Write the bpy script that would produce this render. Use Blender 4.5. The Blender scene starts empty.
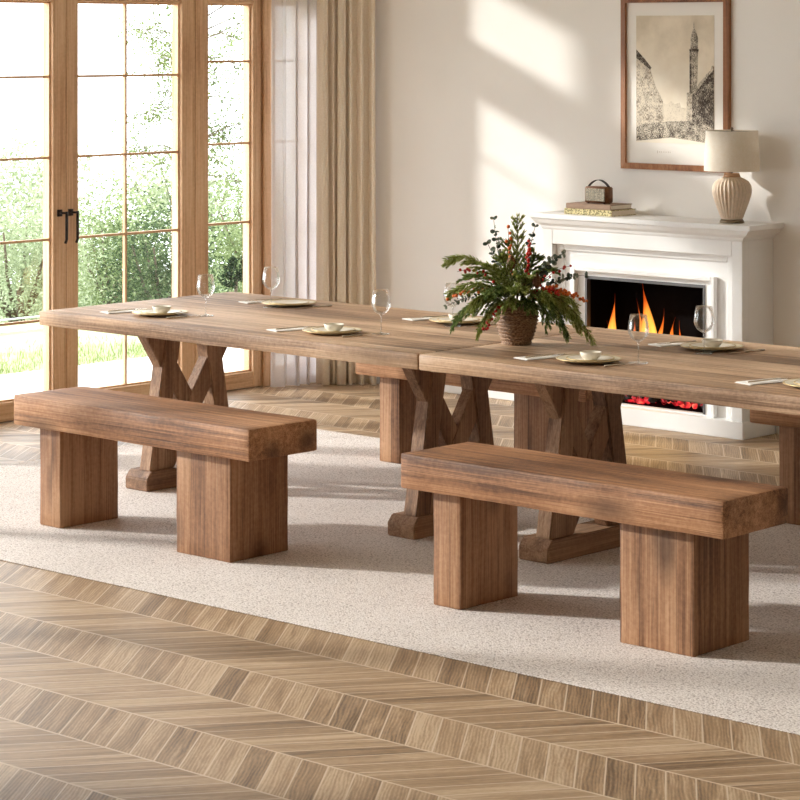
import bpy, bmesh, math, random
from mathutils import Vector, Matrix, noise
PI = math.pi
S = bpy.context.scene
COL = S.collection
rng = random.Random(11)

# ------------------------------------------------------------------ helpers
def link(o):
    COL.objects.link(o); return o

def finish(name, bm, mat, parent=None, smooth=False, loc=None):
    me = bpy.data.meshes.new(name)
    bmesh.ops.recalc_face_normals(bm, faces=bm.faces[:]) if name not in NOCALC else None
    bm.to_mesh(me); bm.free()
    for m in (mat if isinstance(mat, (list, tuple)) else [mat]):
        me.materials.append(m)
    if smooth:
        for p in me.polygons: p.use_smooth = True
        if smooth == 'edges': me.set_sharp_from_angle(angle=math.radians(32))
    o = link(bpy.data.objects.new(name, me))
    if parent is not None: o.parent = parent
    if loc is not None: o.location = loc
    return o
NOCALC = set()

def thing(name, label, cat, loc=(0, 0, 0), rz=0, group=None):
    o = link(bpy.data.objects.new(name, None))
    o.empty_display_size = 0.05
    o.location = loc; o.rotation_euler = (0, 0, rz)
    o['label'] = label; o['category'] = cat
    if group: o['group'] = group
    return o

def tag(o, label, cat, group=None, kind=None):
    o['label'] = label; o['category'] = cat
    if group: o['group'] = group
    if kind: o['kind'] = kind
    return o

def struct(o, label, cat):
    o['kind'] = 'structure'; o['label'] = label; o['category'] = cat
    return o

def dup(root, loc, label, rz=None, group=None):
    r = root.copy(); link(r); r.location = loc; r['label'] = label
    if rz is not None: r.rotation_euler = (0, 0, rz)
    if group: r['group'] = group
    for ch in list(root.children):
        c = ch.copy(); link(c); c.parent = r
        for g in list(ch.children):
            d = g.copy(); link(d); d.parent = c
    return r

def box(bm, x0, x1, y0, y1, z0, z1, mi=0):
    v = [bm.verts.new((x, y, z)) for z in (z0, z1) for y in (y0, y1) for x in (x0, x1)]
    for f in ((0, 2, 3, 1), (4, 5, 7, 6), (0, 1, 5, 4), (2, 6, 7, 3), (0, 4, 6, 2), (1, 3, 7, 5)):
        bm.faces.new([v[i] for i in f]).material_index = mi
    return v

def bevel_all(bm, w, seg=2):
    bmesh.ops.bevel(bm, geom=[e for e in bm.edges if e.calc_length() > w * 2.2], offset=w, segments=seg, affect='EDGES', clamp_overlap=True)

def beam(x0, x1, y0, y1, z0, z1, bev=0.006, amp=0.002, step=0.06, seed=0.0, freq=9.0):
    """a sawn timber: subdivided box, softened corners, slightly uneven edges"""
    bm = bmesh.new()
    nx, ny, nz = [max(1, min(28, int(round(d / step)))) for d in (x1 - x0, y1 - y0, z1 - z0)]
    def lin(a, b, n):
        e = bev * 1.3
        c = [a, a + e] + [a + (b - a) * i / n for i in range(1, n)] + [b - e, b]
        return c
    X, Y, Z = lin(x0, x1, nx), lin(y0, y1, ny), lin(z0, z1, nz)
    cache = {}
    def vert(i, j, k):
        if (i, j, k) not in cache:
            p = [X[i], Y[j], Z[k]]
            ex = [(0 if i == 0 else 1 if i == len(X) - 1 else None), (0 if j == 0 else 1 if j == len(Y) - 1 else None), (0 if k == 0 else 1 if k == len(Z) - 1 else None)]
            cnt = sum(e is not None for e in ex)
            q = Vector(p)
            if cnt >= 2:                              # pull edges in -> chamfer, with wobble
                w = bev * (0.30 if cnt == 2 else 0.45) * (1 + 0.9 * noise.noise(q * 14 + Vector((seed, 0, 0))))
                for a in range(3):
                    if ex[a] is not None: q[a] += w if ex[a] == 0 else -w
            n = noise.noise_vector(Vector(p) * freq + Vector((seed * 3.1, seed, 7)))
            d = Vector((0, 0, 0))
            for a in range(3):
                if ex[a] is not None: d[a] = n[a] * amp
            q += d
            if k == 0: q.z = max(q.z, z0)
            if k == len(Z) - 1: q.z = min(q.z, z1)
            cache[(i, j, k)] = bm.verts.new(q)
        return cache[(i, j, k)]
    I, J, K = len(X) - 1, len(Y) - 1, len(Z) - 1
    for i in range(I):
        for j in range(J):
            bm.faces.new((vert(i, j, 0), vert(i, j + 1, 0), vert(i + 1, j + 1, 0), vert(i + 1, j, 0)))
            bm.faces.new((vert(i, j, K), vert(i + 1, j, K), vert(i + 1, j + 1, K), vert(i, j + 1, K)))
    for i in range(I):
        for k in range(K):
            bm.faces.new((vert(i, 0, k), vert(i + 1, 0, k), vert(i + 1, 0, k + 1), vert(i, 0, k + 1)))
            bm.faces.new((vert(i, J, k), vert(i, J, k + 1), vert(i + 1, J, k + 1), vert(i + 1, J, k)))
    for j in range(J):
        for k in range(K):
            bm.faces.new((vert(0, j, k), vert(0, j, k + 1), vert(0, j + 1, k + 1), vert(0, j + 1, k)))
            bm.faces.new((vert(I, j, k), vert(I, j + 1, k), vert(I, j + 1, k + 1), vert(I, j, k + 1)))
    return bm

def prism_yz(bm, pts, x0, x1):
    """extrude a polygon of (y,z) along x"""
    a = [bm.verts.new((x0, y, z)) for y, z in pts]; b = [bm.verts.new((x1, y, z)) for y, z in pts]
    n = len(pts)
    bm.faces.new(a[::-1]); bm.faces.new(b)
    for i in range(n): bm.faces.new((a[i], a[(i + 1) % n], b[(i + 1) % n], b[i]))

def lathe(bm, prof, seg=32, closed=False, radial=None, center=(0, 0, 0)):
    rings = []
    for k, (r, z) in enumerate(prof):
        if r < 1e-6:
            rings.append([bm.verts.new((center[0], center[1], center[2] + z))]); continue
        ring = []
        for i in range(seg):
            a = 2 * PI * i / seg
            rr = r * (radial(a, k) if radial else 1)
            ring.append(bm.verts.new((center[0] + rr * math.cos(a), center[1] + rr * math.sin(a), center[2] + z)))
        rings.append(ring)
    for A, B in zip(rings, rings[1:]):
        for i in range(seg):
            j = (i + 1) % seg
            if len(A) == 1 and len(B) == 1: continue
            if len(A) == 1: bm.faces.new((A[0], B[i], B[j]))
            elif len(B) == 1: bm.faces.new((A[i], A[j], B[0]))
            else: bm.faces.new((A[i], A[j], B[j], B[i]))

def tube(bm, pts, r, seg=8, r_end=None, caps=True):
    pts = [Vector(p) for p in pts]
    rings = []
    for i, p in enumerate(pts):
        t = (pts[min(i + 1, len(pts) - 1)] - pts[max(i - 1, 0)]).normalized()
        u = t.orthogonal().normalized() if i == 0 else (prev - t * prev.dot(t)).normalized()
        prev = u; w = t.cross(u)
        rr = r if r_end is None else r + (r_end - r) * i / (len(pts) - 1)
        rings.append([bm.verts.new(p + (u * math.cos(2 * PI * k / seg) + w * math.sin(2 * PI * k / seg)) * rr) for k in range(seg)])
    for A, B in zip(rings, rings[1:]):
        for k in range(seg):
            bm.faces.new((A[k], A[(k + 1) % seg], B[(k + 1) % seg], B[k]))
    if caps:
        bm.faces.new(rings[0][::-1]); bm.faces.new(rings[-1])

def sphere(bm, c, r, seg=10, rings=6, sz=1.0):
    prof = [(r * math.sin(PI * i / rings), -r * sz * math.cos(PI * i / rings)) for i in range(rings + 1)]
    prof[0] = (0, prof[0][1]); prof[-1] = (0, prof[-1][1])
    lathe(bm, prof, seg, center=c)

# ------------------------------------------------------------------ materials
def srgb(r, g, b):
    f = lambda c: (c / 255 / 12.92) if c / 255 <= 0.04045 else ((c / 255 + 0.055) / 1.055) ** 2.4
    return (f(r), f(g), f(b), 1)

class NT:
    def __init__(s, name):
        s.m = bpy.data.materials.new(name); s.m.use_nodes = True
        s.t = s.m.node_tree; s.t.nodes.clear()
        s.out = s.n('ShaderNodeOutputMaterial')
    def n(s, ty, **kw):
        nd = s.t.nodes.new(ty)
        for k, v in kw.items():
            if k.startswith('i_'):
                nd.inputs[k[2:].replace('_', ' ')].default_value = v
            else: setattr(nd, k, v)
        return nd
    def l(s, a, b): s.t.links.new(a, b)
    def val(s, sock, x):
        if hasattr(x, 'is_linked') or isinstance(x, bpy.types.NodeSocket): s.l(x, sock)
        else: sock.default_value = x
    def math(s, op, a, b=None, c=None):
        nd = s.n('ShaderNodeMath', operation=op)
        s.val(nd.inputs[0], a)
        if b is not None: s.val(nd.inputs[1], b)
        if c is not None: s.val(nd.inputs[2], c)
        return nd.outputs[0]
    def mix(s, fac, a, b, mode='MIX'):
        nd = s.n('ShaderNodeMix', data_type='RGBA', blend_type=mode)
        s.val(nd.inputs[0], fac); s.val(nd.inputs[6], a); s.val(nd.inputs[7], b)
        return nd.outputs[2]
    def ramp(s, fac, stops, interp='LINEAR'):
        nd = s.n('ShaderNodeValToRGB'); cr = nd.color_ramp; cr.interpolation = interp
        while len(cr.elements) < len(stops): cr.elements.new(0.5)
        for e, (p, c) in zip(cr.elements, stops):
            e.position = p; e.color = c
        s.l(fac, nd.inputs[0]); return nd.outputs[0]
    def noise(s, vec, scale=1, detail=4, rough=0.6, dist=0, out='Fac'):
        nd = s.n('ShaderNodeTexNoise'); s.l(vec, nd.inputs['Vector'])
        nd.inputs['Scale'].default_value = scale; nd.inputs['Detail'].default_value = detail
        nd.inputs['Roughness'].default_value = rough; nd.inputs['Distortion'].default_value = dist
        return nd.outputs[out]
    def principled(s, color, rough=0.5, **kw):
        p = s.n('ShaderNodeBsdfPrincipled')
        s.val(p.inputs['Base Color'], color); s.val(p.inputs['Roughness'], rough)
        for k, v in kw.items(): s.val(p.inputs[k.replace('_', ' ')], v)
        s.l(p.outputs[0], s.out.inputs[0]); return p
    def bump(s, h, strength=0.3, dist=0.01):
        b = s.n('ShaderNodeBump'); b.inputs['Strength'].default_value = strength; b.inputs['Distance'].default_value = dist
        s.l(h, b.inputs['Height']); return b.outputs[0]
    def coord(s, kind='Object'):
        return s.n('ShaderNodeTexCoord').outputs[kind]
    def mapping(s, vec, scale=(1, 1, 1), loc=(0, 0, 0)):
        m = s.n('ShaderNodeMapping'); s.l(vec, m.inputs[0])
        m.inputs['Scale'].default_value = scale; m.inputs['Location'].default_value = loc
        return m.outputs[0]
    def xyz(s, vec):
        return s.n('ShaderNodeSeparateXYZ'), vec
    def sep(s, vec):
        nd = s.n('ShaderNodeSeparateXYZ'); s.l(vec, nd.inputs[0]); return nd.outputs
    def comb(s, x, y, z):
        nd = s.n('ShaderNodeCombineXYZ')
        for i, q in enumerate((x, y, z)): s.val(nd.inputs[i], q)
        return nd.outputs[0]

def flat(name, c, rough=0.6, spec=0.5, nz=0.0, nscale=40, bump=0.0, **kw):
    t = NT(name); col = c
    if nz or bump:
        v = t.coord(); nn = t.noise(v, nscale, 5, 0.6)
        if nz:
            lo = tuple(x * (1 - nz) for x in c[:3]) + (1,); hi = tuple(min(1, x * (1 + nz)) for x in c[:3]) + (1,)
            col = t.ramp(nn, [(0.3, lo), (0.7, hi)])
    p = t.principled(col, rough, **kw)
    p.inputs['Specular IOR Level'].default_value = spec
    if bump: t.l(t.bump(nn, bump, 0.004), p.inputs['Normal'])
    return t.m

def wood(name, dark, mid, light, axis='x', rough=0.55, plank=None, plank_axis='y', across=16, bump=0.35, knots=0.5, spec=0.35, seam=True, cracks=0.6):
    t = NT(name)
    v = t.coord()
    oi = t.n('ShaderNodeObjectInfo')
    off = t.comb(t.math('MULTIPLY', oi.outputs['Random'], 13.0), t.math('MULTIPLY', oi.outputs['Random'], 7.0), t.math('MULTIPLY', oi.outputs['Random'], 3.0))
    add = t.n('ShaderNodeVectorMath', operation='ADD'); t.l(v, add.inputs[0]); t.l(off, add.inputs[1])
    vv = add.outputs[0]
    pid = None
    if plank:
        ax = t.sep(v)['xyz'.index(plank_axis)]
        q = t.math('DIVIDE', t.math('ADD', ax, 0.43 * plank), plank)
        pid = t.math('FLOOR', q)
        fr = t.math('FRACT', q)
        wn = t.n('ShaderNodeTexWhiteNoise', noise_dimensions='1D'); t.l(pid, wn.inputs['W'])
        sh = t.n('ShaderNodeVectorMath', operation='SCALE'); t.l(wn.outputs['Color'], sh.inputs[0]); sh.inputs['Scale'].default_value = 9.0
        ad2 = t.n('ShaderNodeVectorMath', operation='ADD'); t.l(vv, ad2.inputs[0]); t.l(sh.outputs[0], ad2.inputs[1])
        vv = ad2.outputs[0]
    def sc(al, ac): return {'x': (al, ac, ac), 'y': (ac, al, ac), 'z': (ac, ac, al)}[axis]
    n1 = t.noise(t.mapping(vv, sc(0.9, across)), 1.0, 6, 0.62, 0.35)
    n2 = t.noise(t.mapping(vv, sc(2.2, across * 6)), 1.0, 4, 0.7)
    n3 = t.noise(t.mapping(vv, sc(1.2, 3)), 1.0, 3, 0.5)
    n5 = t.noise(vv, 70, 3, 0.6)
    f = t.math('ADD', t.math('ADD', t.math('MULTIPLY', n1, 0.40), t.math('MULTIPLY', n2, 0.44)), t.math('MULTIPLY', n5, 0.14))
    f = t.math('ADD', f, t.math('MULTIPLY', t.math('SUBTRACT', n3, 0.5), 0.45))
    if pid is not None:
        f = t.math('ADD', f, t.math('MULTIPLY', t.math('SUBTRACT', wn.outputs['Value'], 0.5), 0.12))
    col = t.ramp(f, [(0.36, dark), (0.50, mid), (0.63, light)])
    # fine dark pores and cracks along the grain
    n4 = t.noise(t.mapping(vv, sc(1.6, across * 3.2)), 1.0, 3, 0.6, 0.2)
    crack = t.ramp(n4, [(0.27, (0, 0, 0, 1)), (0.36, (1, 1, 1, 1))])
    dk = tuple(x * 0.45 for x in dark[:3]) + (1,)
    col = t.mix(t.math('MULTIPLY', t.math('SUBTRACT', 1.0, crack), cracks), col, dk)
    if knots:
        vo = t.n('ShaderNodeTexVoronoi'); t.l(t.mapping(vv, sc(2.6, 6.5)), vo.inputs['Vector']); vo.inputs['Scale'].default_value = 1.0
        k = t.ramp(vo.outputs['Distance'], [(0.10, (1, 1, 1, 1)), (0.34, (0, 0, 0, 1))])
        col = t.mix(t.math('MULTIPLY', k, knots), col, dk)
    h = t.math('ADD', t.math('MULTIPLY', n2, 0.5), t.math('MULTIPLY', crack, 0.5))
    if pid is not None and seam:
        e = t.math('MINIMUM', fr, t.math('SUBTRACT', 1.0, fr))
        s_ = t.ramp(e, [(0.004, (0, 0, 0, 1)), (0.014, (1, 1, 1, 1))])
        col = t.mix(t.math('MULTIPLY', t.math('SUBTRACT', 1.0, s_), 0.7), col, dk)
        h = t.math('ADD', h, t.math('MULTIPLY', s_, 0.8))
    rr = t.math('ADD', t.math('MULTIPLY', n2, 0.25), rough - 0.12)
    p = t.principled(col, rr)
    p.inputs['Specular IOR Level'].default_value = spec
    t.l(t.bump(h, bump, 0.004), p.inputs['Normal'])
    return t.m

TABLE_X = wood('table_wood', srgb(118, 88, 64), srgb(182, 147, 115), srgb(216, 184, 152), 'x', 0.5, plank=0.165, plank_axis='y', across=34, knots=0.35)
TABLE_L = wood('pedestal_wood', srgb(96, 68, 48), srgb(144, 108, 80), srgb(180, 144, 112), 'z', 0.6, across=34, knots=0.3)
TABLE_Y = wood('pedestal_foot_wood', srgb(96, 68, 48), srgb(144, 108, 80), srgb(180, 144, 112), 'y', 0.6, across=34, knots=0.3)
BENCH_X = wood('bench_seat_wood', srgb(98, 64, 41), srgb(166, 118, 82), srgb(204, 158, 118), 'x', 0.55, across=46, knots=0.7)
BENCH_Z = wood('bench_leg_wood', srgb(90, 58, 38), srgb(150, 107, 75), srgb(188, 146, 110), 'z', 0.55, plank=0.064, plank_axis='x', across=46, knots=0.7)
OAK_Z = wood('window_oak_upright', srgb(190, 148, 112), srgb(222, 184, 146), srgb(236, 206, 172), 'z', 0.5, across=24, knots=0.0, bump=0.2, cracks=0.35)
OAK_Y = wood('window_oak_rail', srgb(190, 148, 112), srgb(222, 184, 146), srgb(236, 206, 172), 'y', 0.5, across=24, knots=0.0, bump=0.2, cracks=0.35)
FRAME_W = wood('picture_frame_wood', srgb(110, 68, 40), srgb(150, 98, 62), srgb(178, 126, 86), 'z', 0.45, across=40, knots=0.0, bump=0.1)
RADIO_W = wood('radio_walnut', srgb(70, 42, 26), srgb(104, 66, 42), srgb(134, 92, 60), 'x', 0.45, across=60, knots=0.0, bump=0.1)

def chevron_floor():
    t = NT('chevron_oak_floor')
    v = t.coord('Object')
    x, y, z = t.sep(v)
    yy = t.math('ADD', y, 1.45)
    tri = t.math('PINGPONG', yy, 0.25)
    s = t.math('ADD', x, t.math('MULTIPLY', tri, 0.74))
    row = t.math('FLOOR', t.math('DIVIDE', yy, 0.25))
    pw = 0.086
    q = t.math('DIVIDE', s, pw)
    pid = t.math('FLOOR', q); fr = t.math('FRACT', q)
    wn = t.n('ShaderNodeTexWhiteNoise', noise_dimensions='2D'); t.l(t.comb(pid, row, 0.0), wn.inputs['Vector'])
    rnd = wn.outputs['Value']
    g = t.comb(t.math('MULTIPLY', s, 26.0), t.math('MULTIPLY', yy, 2.6), t.math('ADD', t.math('MULTIPLY', rnd, 40.0), row))
    n1 = t.noise(g, 1.0, 6, 0.62, 0.8)
    g2 = t.comb(t.math('MULTIPLY', s, 170.0), t.math('MULTIPLY', yy, 55.0), t.math('MULTIPLY', rnd, 17.0))
    n2 = t.noise(g2, 1.0, 3, 0.6)
    # cathedral rings
    g3 = t.comb(t.math('MULTIPLY', t.math('ADD', fr, t.math('MULTIPLY', rnd, 9.0)), 2.2), t.math('MULTIPLY', yy, 9.0), t.math('MULTIPLY', rnd, 31.0))
    wv = t.n('ShaderNodeTexWave', wave_type='BANDS', bands_direction='X'); t.l(g3, wv.inputs['Vector'])
    wv.inputs['Scale'].default_value = 1.1; wv.inputs['Distortion'].default_value = 9.0; wv.inputs['Detail'].default_value = 1.5; wv.inputs['Detail Scale'].default_value = 0.6
    f = t.math('ADD', t.math('MULTIPLY', n1, 0.62), t.math('MULTIPLY', n2, 0.28))
    f = t.math('ADD', f, t.math('MULTIPLY', wv.outputs['Fac'], 0.10))
    f = t.math('ADD', f, t.math('MULTIPLY', t.math('SUBTRACT', rnd, 0.5), 0.19))
    col = t.ramp(f, [(0.30, srgb(108, 86, 64)), (0.5, srgb(164, 135, 104)), (0.68, srgb(200, 175, 145))])
    e = t.math('MINIMUM', fr, t.math('SUBTRACT', 1.0, fr))
    e2 = t.math('MULTIPLY', t.math('MINIMUM', tri, t.math('SUBTRACT', 0.25, tri)), 8.0)
    em = t.math('MINIMUM', e, e2)
    sm = t.ramp(em, [(0.016, (1, 1, 1, 1)), (0.040, (0, 0, 0, 1))])
    col = t.mix(t.math('MULTIPLY', sm, 0.8), col, srgb(214, 194, 170))
    p = t.principled(col, t.math('ADD', 0.36, t.math('MULTIPLY', n2, 0.2)))
    p.inputs['Specular IOR Level'].default_value = 0.4
    h = t.math('SUBTRACT', t.math('MULTIPLY', n2, 0.5), t.math('MULTIPLY', sm, 0.5))
    t.l(t.bump(h, 0.15, 0.003), p.inputs['Normal'])
    return t.m
FLOOR = chevron_floor()

def rug_mat():
    t = NT('woven_rug')
    v = t.coord('Object')
    vo = t.n('ShaderNodeTexVoronoi'); t.l(t.mapping(v, (160, 200, 90)), vo.inputs['Vector']); vo.inputs['Scale'].default_value = 1.0
    n1 = t.noise(v, 210, 3, 0.8); n2 = t.noise(v, 3, 3, 0.5)
    f = t.math('ADD', t.math('MULTIPLY', vo.outputs['Distance'], 0.55), t.math('MULTIPLY', n1, 0.5))
    f = t.math('ADD', f, t.math('MULTIPLY', t.math('SUBTRACT', n2, 0.5), 0.15))
    col = t.ramp(f, [(0.30, srgb(246, 240, 236)), (0.54, srgb(226, 216, 209)), (0.78, srgb(158, 144, 136))])
    p = t.principled(col, 0.95); p.inputs['Specular IOR Level'].default_value = 0.1
    t.l(t.bump(t.math('SUBTRACT', 1.0, f), 0.6, 0.003), p.inputs['Normal'])
    return t.m
RUG = rug_mat()

def wall_mat():
    t = NT('plaster_wall'); v = t.coord()
    n = t.noise(v, 1.3, 4, 0.5); n2 = t.noise(v, 60, 3, 0.6)
    col = t.ramp(n, [(0.3, srgb(240, 236, 231)), (0.7, srgb(246, 243, 239))])
    p = t.principled(col, 0.9); p.inputs['Specular IOR Level'].default_value = 0.2
    t.l(t.bump(n2, 0.06, 0.003), p.inputs['Normal'])
    return t.m
WALL = wall_mat()
CEIL = flat('ceiling_paint', srgb(246, 244, 241), 0.9)
WHITE = flat('white_paint', srgb(238, 237, 235), 0.45, nz=0.02, nscale=8)
BLACK_METAL = flat('dark_bronze', srgb(52, 44, 44), 0.4, Metallic=0.6)

def glass_mat(name, tint=(1, 1, 1, 1), base=0.0, f_scale=1.0, rough=0.0):
    t = NT(name)
    tr = t.n('ShaderNodeBsdfTransparent'); tr.inputs[0].default_value = tint
    gl = t.n('ShaderNodeBsdfGlossy'); gl.inputs['Roughness'].default_value = rough; gl.inputs[0].default_value = (1, 1, 1, 1)
    fr = t.n('ShaderNodeLayerWeight'); fr.inputs['Blend'].default_value = 0.25
    f = t.math('ADD', t.math('MULTIPLY', fr.outputs['Fresnel'], f_scale), base)
    mx = t.n('ShaderNodeMixShader'); t.l(f, mx.inputs[0]); t.l(tr.outputs[0], mx.inputs[1]); t.l(gl.outputs[0], mx.inputs[2])
    t.l(mx.outputs[0], t.out.inputs[0]); return t.m
STEMG = glass_mat('wine_glass_stem', (0.95, 0.95, 0.95, 1), 0.14, 0.7, 0.05)
PANE = glass_mat('window_glass', (0.98, 0.99, 0.985, 1), 0.0, 0.35)
WINEG = glass_mat('wine_glass_crystal', (0.985, 0.985, 0.985, 1), 0.03, 0.55)

def cloth(name, c1, c2, scale=350, sheer=0.0, transl=0.25):
    t = NT(name); v = t.coord()
    n = t.noise(v, scale, 3, 0.7); n2 = t.noise(v, scale * 0.3, 3, 0.6)
    f = t.math('ADD', t.math('MULTIPLY', n, 0.6), t.math('MULTIPLY', n2, 0.4))
    col = t.ramp(f, [(0.35, c1), (0.65, c2)])
    d = t.n('ShaderNodeBsdfDiffuse'); t.l(col, d.inputs[0])
    tl = t.n('ShaderNodeBsdfTranslucent'); t.l(col, tl.inputs[0])
    t.l(t.bump(f, 0.4, 0.002), d.inputs['Normal'])
    mx = t.n('ShaderNodeMixShader'); mx.inputs[0].default_value = transl
    t.l(d.outputs[0], mx.inputs[1]); t.l(tl.outputs[0], mx.inputs[2])
    o = mx.outputs[0]
    if sheer:
        tr = t.n('ShaderNodeBsdfTransparent'); tr.inputs[0].default_value = (1, 1, 1, 1)
        m2 = t.n('ShaderNodeMixShader'); m2.inputs[0].default_value = sheer
        t.l(o, m2.inputs[1]); t.l(tr.outputs[0], m2.inputs[2]); o = m2.outputs[0]
    t.l(o, t.out.inputs[0]); return t.m
CURTAIN = cloth('beige_linen', srgb(238, 223, 202), srgb(254, 246, 232), 420, 0, 0.07)
SHEER = cloth('white_voile', srgb(226, 222, 225), srgb(242, 239, 241), 500, 0.05, 0.27)

def leaf_mat(name, c1, c2, c3, scale=1.5, transl=0.35):
    t = NT(name)
    g = t.n('ShaderNodeNewGeometry')
    n = t.noise(g.outputs['Position'], scale, 3, 0.6)
    wn = g.outputs['Random Per Island']
    f = t.math('ADD', t.math('MULTIPLY', n, 0.6), t.math('MULTIPLY', wn, 0.4))
    col = t.ramp(f, [(0.28, c1), (0.5, c2), (0.72, c3)])
    d = t.n('ShaderNodeBsdfDiffuse'); t.l(col, d.inputs[0])
    tl = t.n('ShaderNodeBsdfTranslucent'); t.l(col, tl.inputs[0])
    mx = t.n('ShaderNodeMixShader'); mx.inputs[0].default_value = transl
    t.l(d.outputs[0], mx.inputs[1]); t.l(tl.outputs[0], mx.inputs[2]); t.l(mx.outputs[0], t.out.inputs[0])
    return t.m
LEAF_HAZE = leaf_mat('leaves_haze_pale', srgb(130, 140, 110), srgb(164, 173, 140), srgb(194, 201, 172))  # outdoor haze painted into the leaf tones; no haze volume outside
LEAF_MID = leaf_mat('leaves_mid', srgb(92, 106, 70), srgb(130, 144, 98), srgb(164, 176, 132))
LEAF_DEEP = leaf_mat('leaves_deep', srgb(44, 58, 40), srgb(70, 88, 58), srgb(112, 128, 90))
LEAF_DARK = leaf_mat('leaves_dark', srgb(26, 34, 28), srgb(40, 52, 40), srgb(70, 88, 62))
LEAF_BIRCH = leaf_mat('leaves_birch', srgb(84, 96, 62), srgb(110, 124, 76), srgb(140, 152, 96))
GRASS = leaf_mat('grass_blades', srgb(96, 114, 62), srgb(128, 146, 84), srgb(156, 170, 112), 3)
BARK = flat('bark', srgb(96, 82, 68), 0.9, nz=0.3, nscale=30)
LAWN = flat('lawn', srgb(150, 158, 116), 0.95, nz=0.18, nscale=6)
HILL = flat('rough_grass', srgb(110, 124, 86), 0.95, nz=0.2, nscale=1)
TERRACE = flat('pale_paving', srgb(214, 208, 202), 0.8, nz=0.04, nscale=4)

# ------------------------------------------------------------------ camera, world, sun
cam = bpy.data.cameras.new('camera'); co = link(bpy.data.objects.new('camera', cam))
TH = 0.745
co.location = (5.0, -6.0, 1.7043); co.rotation_euler = (PI / 2, 0, TH)
cam.sensor_width = 36; cam.lens = 36 * 2561.6 / 800
cam.shift_x = (400 - 387.72) / 800; cam.shift_y = -(400 - 35.62) / 800
cam.clip_end = 200
S.camera = co
S.cycles.transparent_max_bounces = 24; S.cycles.diffuse_bounces = 6; S.cycles.max_bounces = 14
R = Vector((math.cos(TH), math.sin(TH), 0)); F = Vector((math.sin(TH), -math.cos(TH), 0))   # right in view, toward viewer

w = bpy.data.worlds.new('sky'); S.world = w; w.use_nodes = True
bg = w.node_tree.nodes['Background']; bg.inputs[0].default_value = (0.92, 0.955, 1.0, 1); bg.inputs[1].default_value = 4.7
sun = bpy.data.lights.new('sun', 'SUN'); so = link(bpy.data.objects.new('sun', sun))
sun.energy = 4.1; sun.angle = math.radians(2.8); sun.color = (1.0, 0.97, 0.935)
so.rotation_euler = Vector((1, 0.52, -0.435)).to_track_quat('-Z', 'Y').to_euler()
so.location = (-8, -5, 5)
S.view_settings.view_transform = 'Standard'; S.view_settings.look = 'None'
S.view_settings.exposure = 0.12; S.view_settings.gamma = 1.0; S.view_settings.use_curve_mapping = False

# ------------------------------------------------------------------ room
WX, WY = -3.88, 3.19          # inner faces of the window wall and the fireplace wall
XR, YF, ZC = 6.2, -7.4, 3.6
bm = bmesh.new(); box(bm, WX - 0.2, XR, YF, WY + 0.2, -0.12, 0)
struct(finish('floor', bm, FLOOR), 'chevron oak floor around the rug', 'floor')
bm = bmesh.new(); box(bm, WX - 0.2, XR + 0.2, YF, WY + 0.2, ZC, ZC + 0.12)
struct(finish('ceiling', bm, CEIL), 'plain pale ceiling above the room', 'ceiling')
bm = bmesh.new(); box(bm, WX - 0.2, XR + 0.2, WY, WY + 0.2, 0, ZC)
struct(finish('wall_back', bm, WALL), 'pale plaster wall behind the fireplace', 'wall')
bm = bmesh.new(); box(bm, XR, XR + 0.2, YF, WY, 0, ZC)
struct(finish('wall_right', bm, flat('taupe_paint', srgb(222, 214, 205), 0.9)), 'pale plaster wall opposite the windows', 'wall')
bm = bmesh.new(); box(bm, WX - 0.2, XR + 0.2, YF - 0.2, YF, 0, ZC)
struct(finish('wall_front', bm, WALL), 'pale plaster wall behind the viewer', 'wall')
U1 = (0.22, 3.13); U2 = (-4.55, 0.06); ZT = 2.46; ZT2 = 3.4      # openings in the window wall
bm = bmesh.new()
xa, xb = WX - 0.2, WX
box(bm, xa, xb, U1[1], WY, 0, ZC); box(bm, xa, xb, U2[1], U1[0], 0, ZC); box(bm, xa, xb, YF, U2[0], 0, ZC)
box(bm, xa, xb, U1[0], U1[1], ZT, ZC); box(bm, xa, xb, U2[0], U2[1], ZT2, ZC)
struct(finish('wall_left', bm, WALL), 'pale plaster wall around the oak french doors', 'wall')
bm = bmesh.new(); box(bm, WX + 0.01, -2.34, WY - 0.014, WY - 0.0005, 0, 0.075); box(bm, -1.20, XR, WY - 0.014, WY - 0.0005, 0, 0.075)
bevel_all(bm, 0.003, 1)
struct(finish('baseboard_back', bm, WHITE), 'low white baseboard on the fireplace wall', 'baseboard')

# oak glazing. Everything lies between x = WX-0.075 and WX
GX = WX - 0.026
def rect_frame(bm, y0, y1, z0, z1, wl, wr, wb, wt, x0, x1):
    box(bm, x0, x1, y0, y0 + wl, z0, z1); box(bm, x0, x1, y1 - wr, y1, z0, z1)
def rails(bm, y0, y1, z0, z1, wl, wr, wb, wt, x0, x1):
    box(bm, x0, x1, y0 + wl, y1 - wr, z0, z0 + wb); box(bm, x0, x1, y0 + wl, y1 - wr, z1 - wt, z1)

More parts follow.
